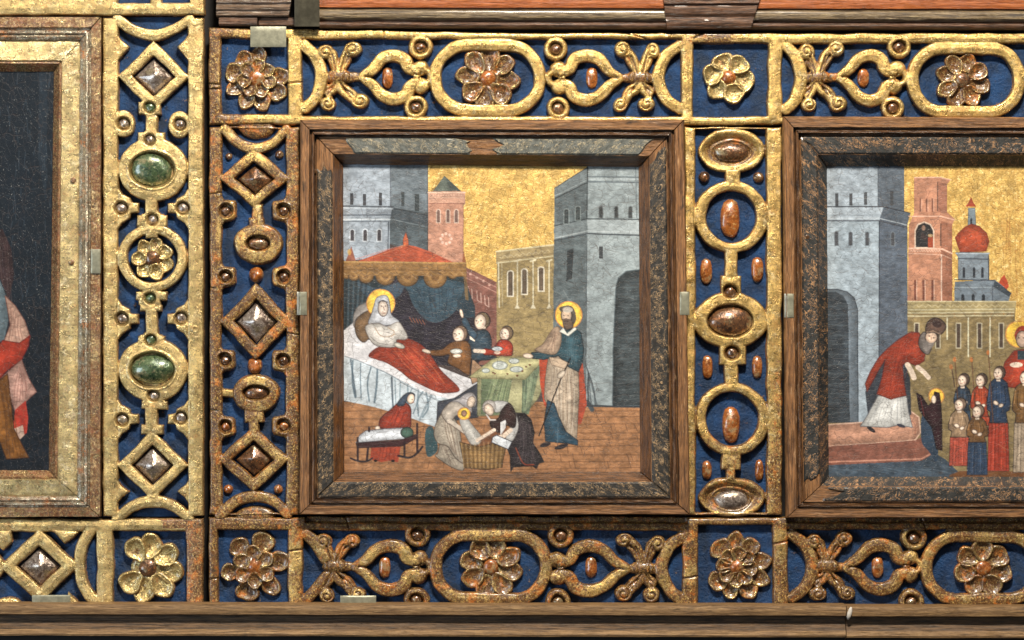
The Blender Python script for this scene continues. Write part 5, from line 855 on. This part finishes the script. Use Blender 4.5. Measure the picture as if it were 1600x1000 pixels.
p.poly([(-150, 560), (-10, 550), (4, 532), (30, 536), (47, 524), (45, 540), (34, 562), (10, 580), (-8, 600), (-150, 620)], (170, 44, 40), var=.14, out=(96, 24, 26)); p.poly([(-8, 600), (20, 574), (34, 562), (44, 590), (57, 612), (40, 628), (24, 644), (16, 620), (8, 598)], (176, 132, 118), var=.2, out=(110, 70, 62)); p.folds([(30, 572), (40, 590)], [(20, 634), (46, 616)], 6, (130, 84, 74), 1.1, .6, 3, 83)
p.poly([(24, 640), (40, 626), (44, 652), (42, 676), (30, 686), (20, 670)], (164, 40, 42), var=.16); p.poly([(22, 670), (36, 664), (38, 680), (28, 690)], (170, 140, 124)); p.poly([(-60, 620), (-8, 600), (12, 584), (16, 620), (22, 670), (45, 715), (10, 717), (0, 690), (-60, 690)], (134, 84, 34), var=.2, out=(70, 40, 20)); p.folds([(-2, 600), (12, 594)], [(8, 710), (36, 712)], 5, (90, 54, 24), 1.2, .6, 4, 84)
p.cracks(60, (110, 118, 124), .22, seed=25, ln=20)
p.build(0, 0, 0, 0, 'icon_painting', M['paint_left'], 2, 'dark painting at the left edge with part of a red, pink and ochre robe', 'painting', 'framed icon paintings')

# ================================================================ cornice above, ledge below, wall behind
def bar(name, x0, x1, prof, mats, parent, seed=0, amp=.7, slope=0, label=None, step=10, hn=40, mit=(0, 0)):
    """horizontal moulding, prof = [(y, h, material)] from top to bottom; mit slants its ends"""
    pr = []
    for a, b in zip(prof[:-1], prof[1:]):
        k = max(1, int(np.hypot(b[0]-a[0], b[1]-a[1])/3)); pr += [(a[0]+(b[0]-a[0])*j/k, a[1]+(b[1]-a[1])*j/k, a[2]) for j in range(k)]
    pr.append(prof[-1]); m = len(pr); n = max(3, int((x1-x0)/step)); V = []; UV = []; y00 = prof[0][0]; y11 = prof[-1][0]; vv = 0
    vs = np.concatenate([[0], np.cumsum([np.hypot(b[0]-a[0], b[1]-a[1]) for a, b in zip(pr[:-1], pr[1:])])])
    for i in range(n+1):
        for j, (y, h, _) in enumerate(pr):
            f_ = (y-y00)/max(1e-6, y11-y00); xa = x0+mit[0]*f_; xb = x1+mit[1]*f_; x = xa+(xb-xa)*i/n; e_ = amp*1.5*vnoise(x, y*2, 45, seed)+amp*.7*vnoise(x, y*2, 9, seed+1)
            V.append((x, y+slope*(x-800)/800+.6*e_, h+e_)); UV.append((x+seed*77, vs[j]+seed*31))
    F = []; mi = []
    for i in range(n):
        for j in range(m-1): a = i*m+j; F.append((a, a+1, a+m+1, a+m)); mi.append(pr[j][2])
    V = np.array(V); k = len(V); Pw = W(V[:, 0], V[:, 1], V[:, 2], hn)
    me = mk(name, Pw, [tuple(q) for q in F]+[tuple(range(m))[::-1], tuple(range(n*m, n*m+m))], mats, parent, midx=mi+[pr[0][2]]*2, uv=UV, sharp=34)
    if label: me['label'] = label
    return me
SC = lambda pf: [(y, 4+(h-8)*.5 if h > 8 else h, m_) for y, h, m_ in pf]
P = thing('cornice_moulding', 960, 46, 10, 'dark silvered cornice with an orange painted band, crossing the top right of the photo', 'cornice', None)
MM = [M['cornice'], M['cornice_dark'], M['red_band']]
CP = [(-70, 8, 2), (-69, 44, 2), (5, 44, 2), (10, 42, 2), (11, 34, 1), (12.5, 34, 0), (15, 42, 0), (20, 46, 0), (26, 45, 0), (30, 38, 1), (31, 32, 1), (33, 32, 1), (34, 39, 1), (37, 40, 1), (40, 37, 1), (42, 30, 1), (43, -5, 1)]
bar('ribbed_rail', 498, 1060, SC(CP), MM, P, 3, slope=2); bar('ribbed_rail', 1160, 1900, SC(CP), MM, P, 5, slope=2)
BP = [(-70, 8, 1), (-69, 60, 1), (4, 60, 1), (6, 52, 1), (8, 52, 1), (12, 58, 1), (20, 57, 1), (25, 49, 1), (27, 49, 1), (31, 52, 1), (39, 49, 1), (43, 42, 1), (44, -5, 1)]
bar('bracket_block', 1029, 1208, SC(BP), MM, P, 7, label='dark tapering block breaking forward over the ribbed rails', mit=(14, -34))
P2 = thing('cornice_end', 400, 40, 10, 'short dark glossy end piece of the cornice, left of the dull metal strap', 'cornice')
bar('ribbed_rail', 337, 465, SC([(-70, 8, 1), (-69, 44, 0), (2, 46, 0), (4, 40, 1), (6, 40, 0), (9, 46, 0), (13, 45, 0), (15, 40, 1), (17, 40, 0), (19, 43, 0), (22, 42, 1), (24, 34, 1), (25, -5, 1)]), [M['cornice_gloss'], M['cornice_gloss']], P2, 9, mit=(-1, -16)); bar('lower_block', 340, 400, SC([(24.5, 8, 1), (25.5, 36, 1), (36, 36, 1), (38, 30, 1), (39, -5, 1)]), MM, P2, 11, amp=.4); bar('lower_block', 402, 470, SC([(24.5, 8, 1), (25.5, 26, 1), (36, 24, 1), (37.5, 20, 1), (38, -5, 1)]), MM, P2, 12, amp=.4)
P3 = thing('wooden_ledge', 640, 996, 10, 'long brown grained wooden ledge along the bottom, up to the chipped joint', 'ledge', 'wooden ledge lengths')
LM = [M['ledge_wood'], M['ledge_shaded'], M['dark']]
EP = [(944, 8, 0), (945, 46, 0), (952, 48, 0), (960, 47, 0), (962, 40, 2), (963, 34, 1), (967, 34, 1), (975, 36, 1), (984, 43, 0), (991, 47, 0), (994, 46, 2), (995, 34, 2), (1010, 30, 2), (1040, 34, 1), (1041, -8, 1)]  # shade put in colour: shadow strip under the fillet, hollow darker than the foot
bar('moulded_plank', -240, 1321, EP, LM, P3, 13, slope=1.5, step=14)
P4 = thing('wooden_ledge', 1600, 998, 10, 'right-hand length of brown wooden ledge, beginning at the chipped joint', 'ledge', 'wooden ledge lengths')
bar('moulded_plank', 1322.4, 1900, [(y+1.5, h-1.2, m_) for y, h, m_ in EP], LM, P4, 17, slope=1, step=14)
o = dome('gesso_chip', 1324, 955, 4, 11, 46, 3, M['plaster'], None, rot=.25, n=10, rings=3); tag(o, 'small pale chip of gesso stuck over the joint of the bottom ledge', 'chip')
# metal clips
def clip(x0, y0, x1, y1, h, label, seed, thick=3, bend=1, name='metal_clip'):
    nx = 9; ny = 9; X, Y = np.meshgrid(np.linspace(0, 1, nx), np.linspace(0, 1, ny)); r_ = min(2.2, (x1-x0)*.12)
    H = h+thick-1.2*(np.maximum(np.abs(X-.5), np.abs(Y-.5)) > .49)+.5*vnoise(X*20, Y*20, 7, seed); idx = np.arange(81).reshape(9, 9); x = x0+(x1-x0)*X; y = y0+(y1-y0)*Y
    F = [(idx[j, i], idx[j+1, i], idx[j+1, i+1], idx[j, i+1]) for j in range(8) for i in range(8)]
    V = W(x, y, H, 30).reshape(-1, 3); rim = list(idx[:, 0])+list(idx[-1, 1:])+list(idx[::-1, -1][1:])+list(idx[0, ::-1][1:-1]); b = V[rim].copy(); b[:, 1] = -(h-2)*.001; k = 81; nb = len(rim)
    F += [(rim[i], rim[(i+1) % nb], k+(i+1) % nb, k+i) for i in range(nb)]; F.append(tuple(k+i for i in range(nb)))
    o = mk(name, np.vstack([V, b]), F, M['clip'], None, sharp=40); return tag(o, label, 'clip', 'metal fixing clips')
def twoclip(x0, y0, x1, y1, h, label, seed, split):
    root = thing('metal_clip', (x0+x1)/2, y1, h, label, 'clip', 'metal fixing clips')
    for nm, a, b, hh in (('clip_plate', split, x1, h), ('clip_flange', x0, split-.6, h-1.5)):
        o = clip(a, y0, b, y1, hh, None, seed)
        for k in ('label', 'category', 'group'):
            if k in o: del o[k]
        o.name = nm; o.data.name = nm; o.location = o.location-root.location; o.parent = root
        if nm == 'clip_flange': o.data.materials[0] = M['clip_edge']
twoclip(464, 456, 480, 492, 33, 'dull metal clip on the left edge of the central picture frame', 3, 468); twoclip(1063, 456, 1077, 491, 33, 'dull metal clip on the right edge of the central picture frame', 5, 1073) if False else clip(1062, 456, 1077, 492, 33, 'dull metal clip on the right edge of the central picture frame', 5); twoclip(1225, 459, 1240, 496, 33, 'dull metal clip on the left edge of the right picture frame', 7, 1229.5)
clip(141, 389, 156, 427, 21, 'dull metal clip on the right edge of the left gilded picture frame', 9); clip(390, 40, 446, 72, 13, 'pale metal plate above the flower in the top left blue square', 11, name='metal_plate')
clip(460, -60, 499, 41, 26, 'dark bent metal strap hanging over the cornice end at the top', 13, name='metal_strap').data.materials.__setitem__(0, M['strap']); clip(531, 932, 587, 946, 15, 'pale metal clip at the bottom frieze, rising behind the ledge below the crossed scrolls', 15); clip(48, 931, 108, 945, 15, 'pale metal clip at the bottom left, under the pyramid stone', 17)
# backing wall
o = mk('wall', W([-900, 2500, 2500, -900], [-700, -700, 1700, 1700], [-27]*4), np.array([(0, 3, 2, 1)]), M['dark'], None, smooth=False); tag(o, kind='structure')
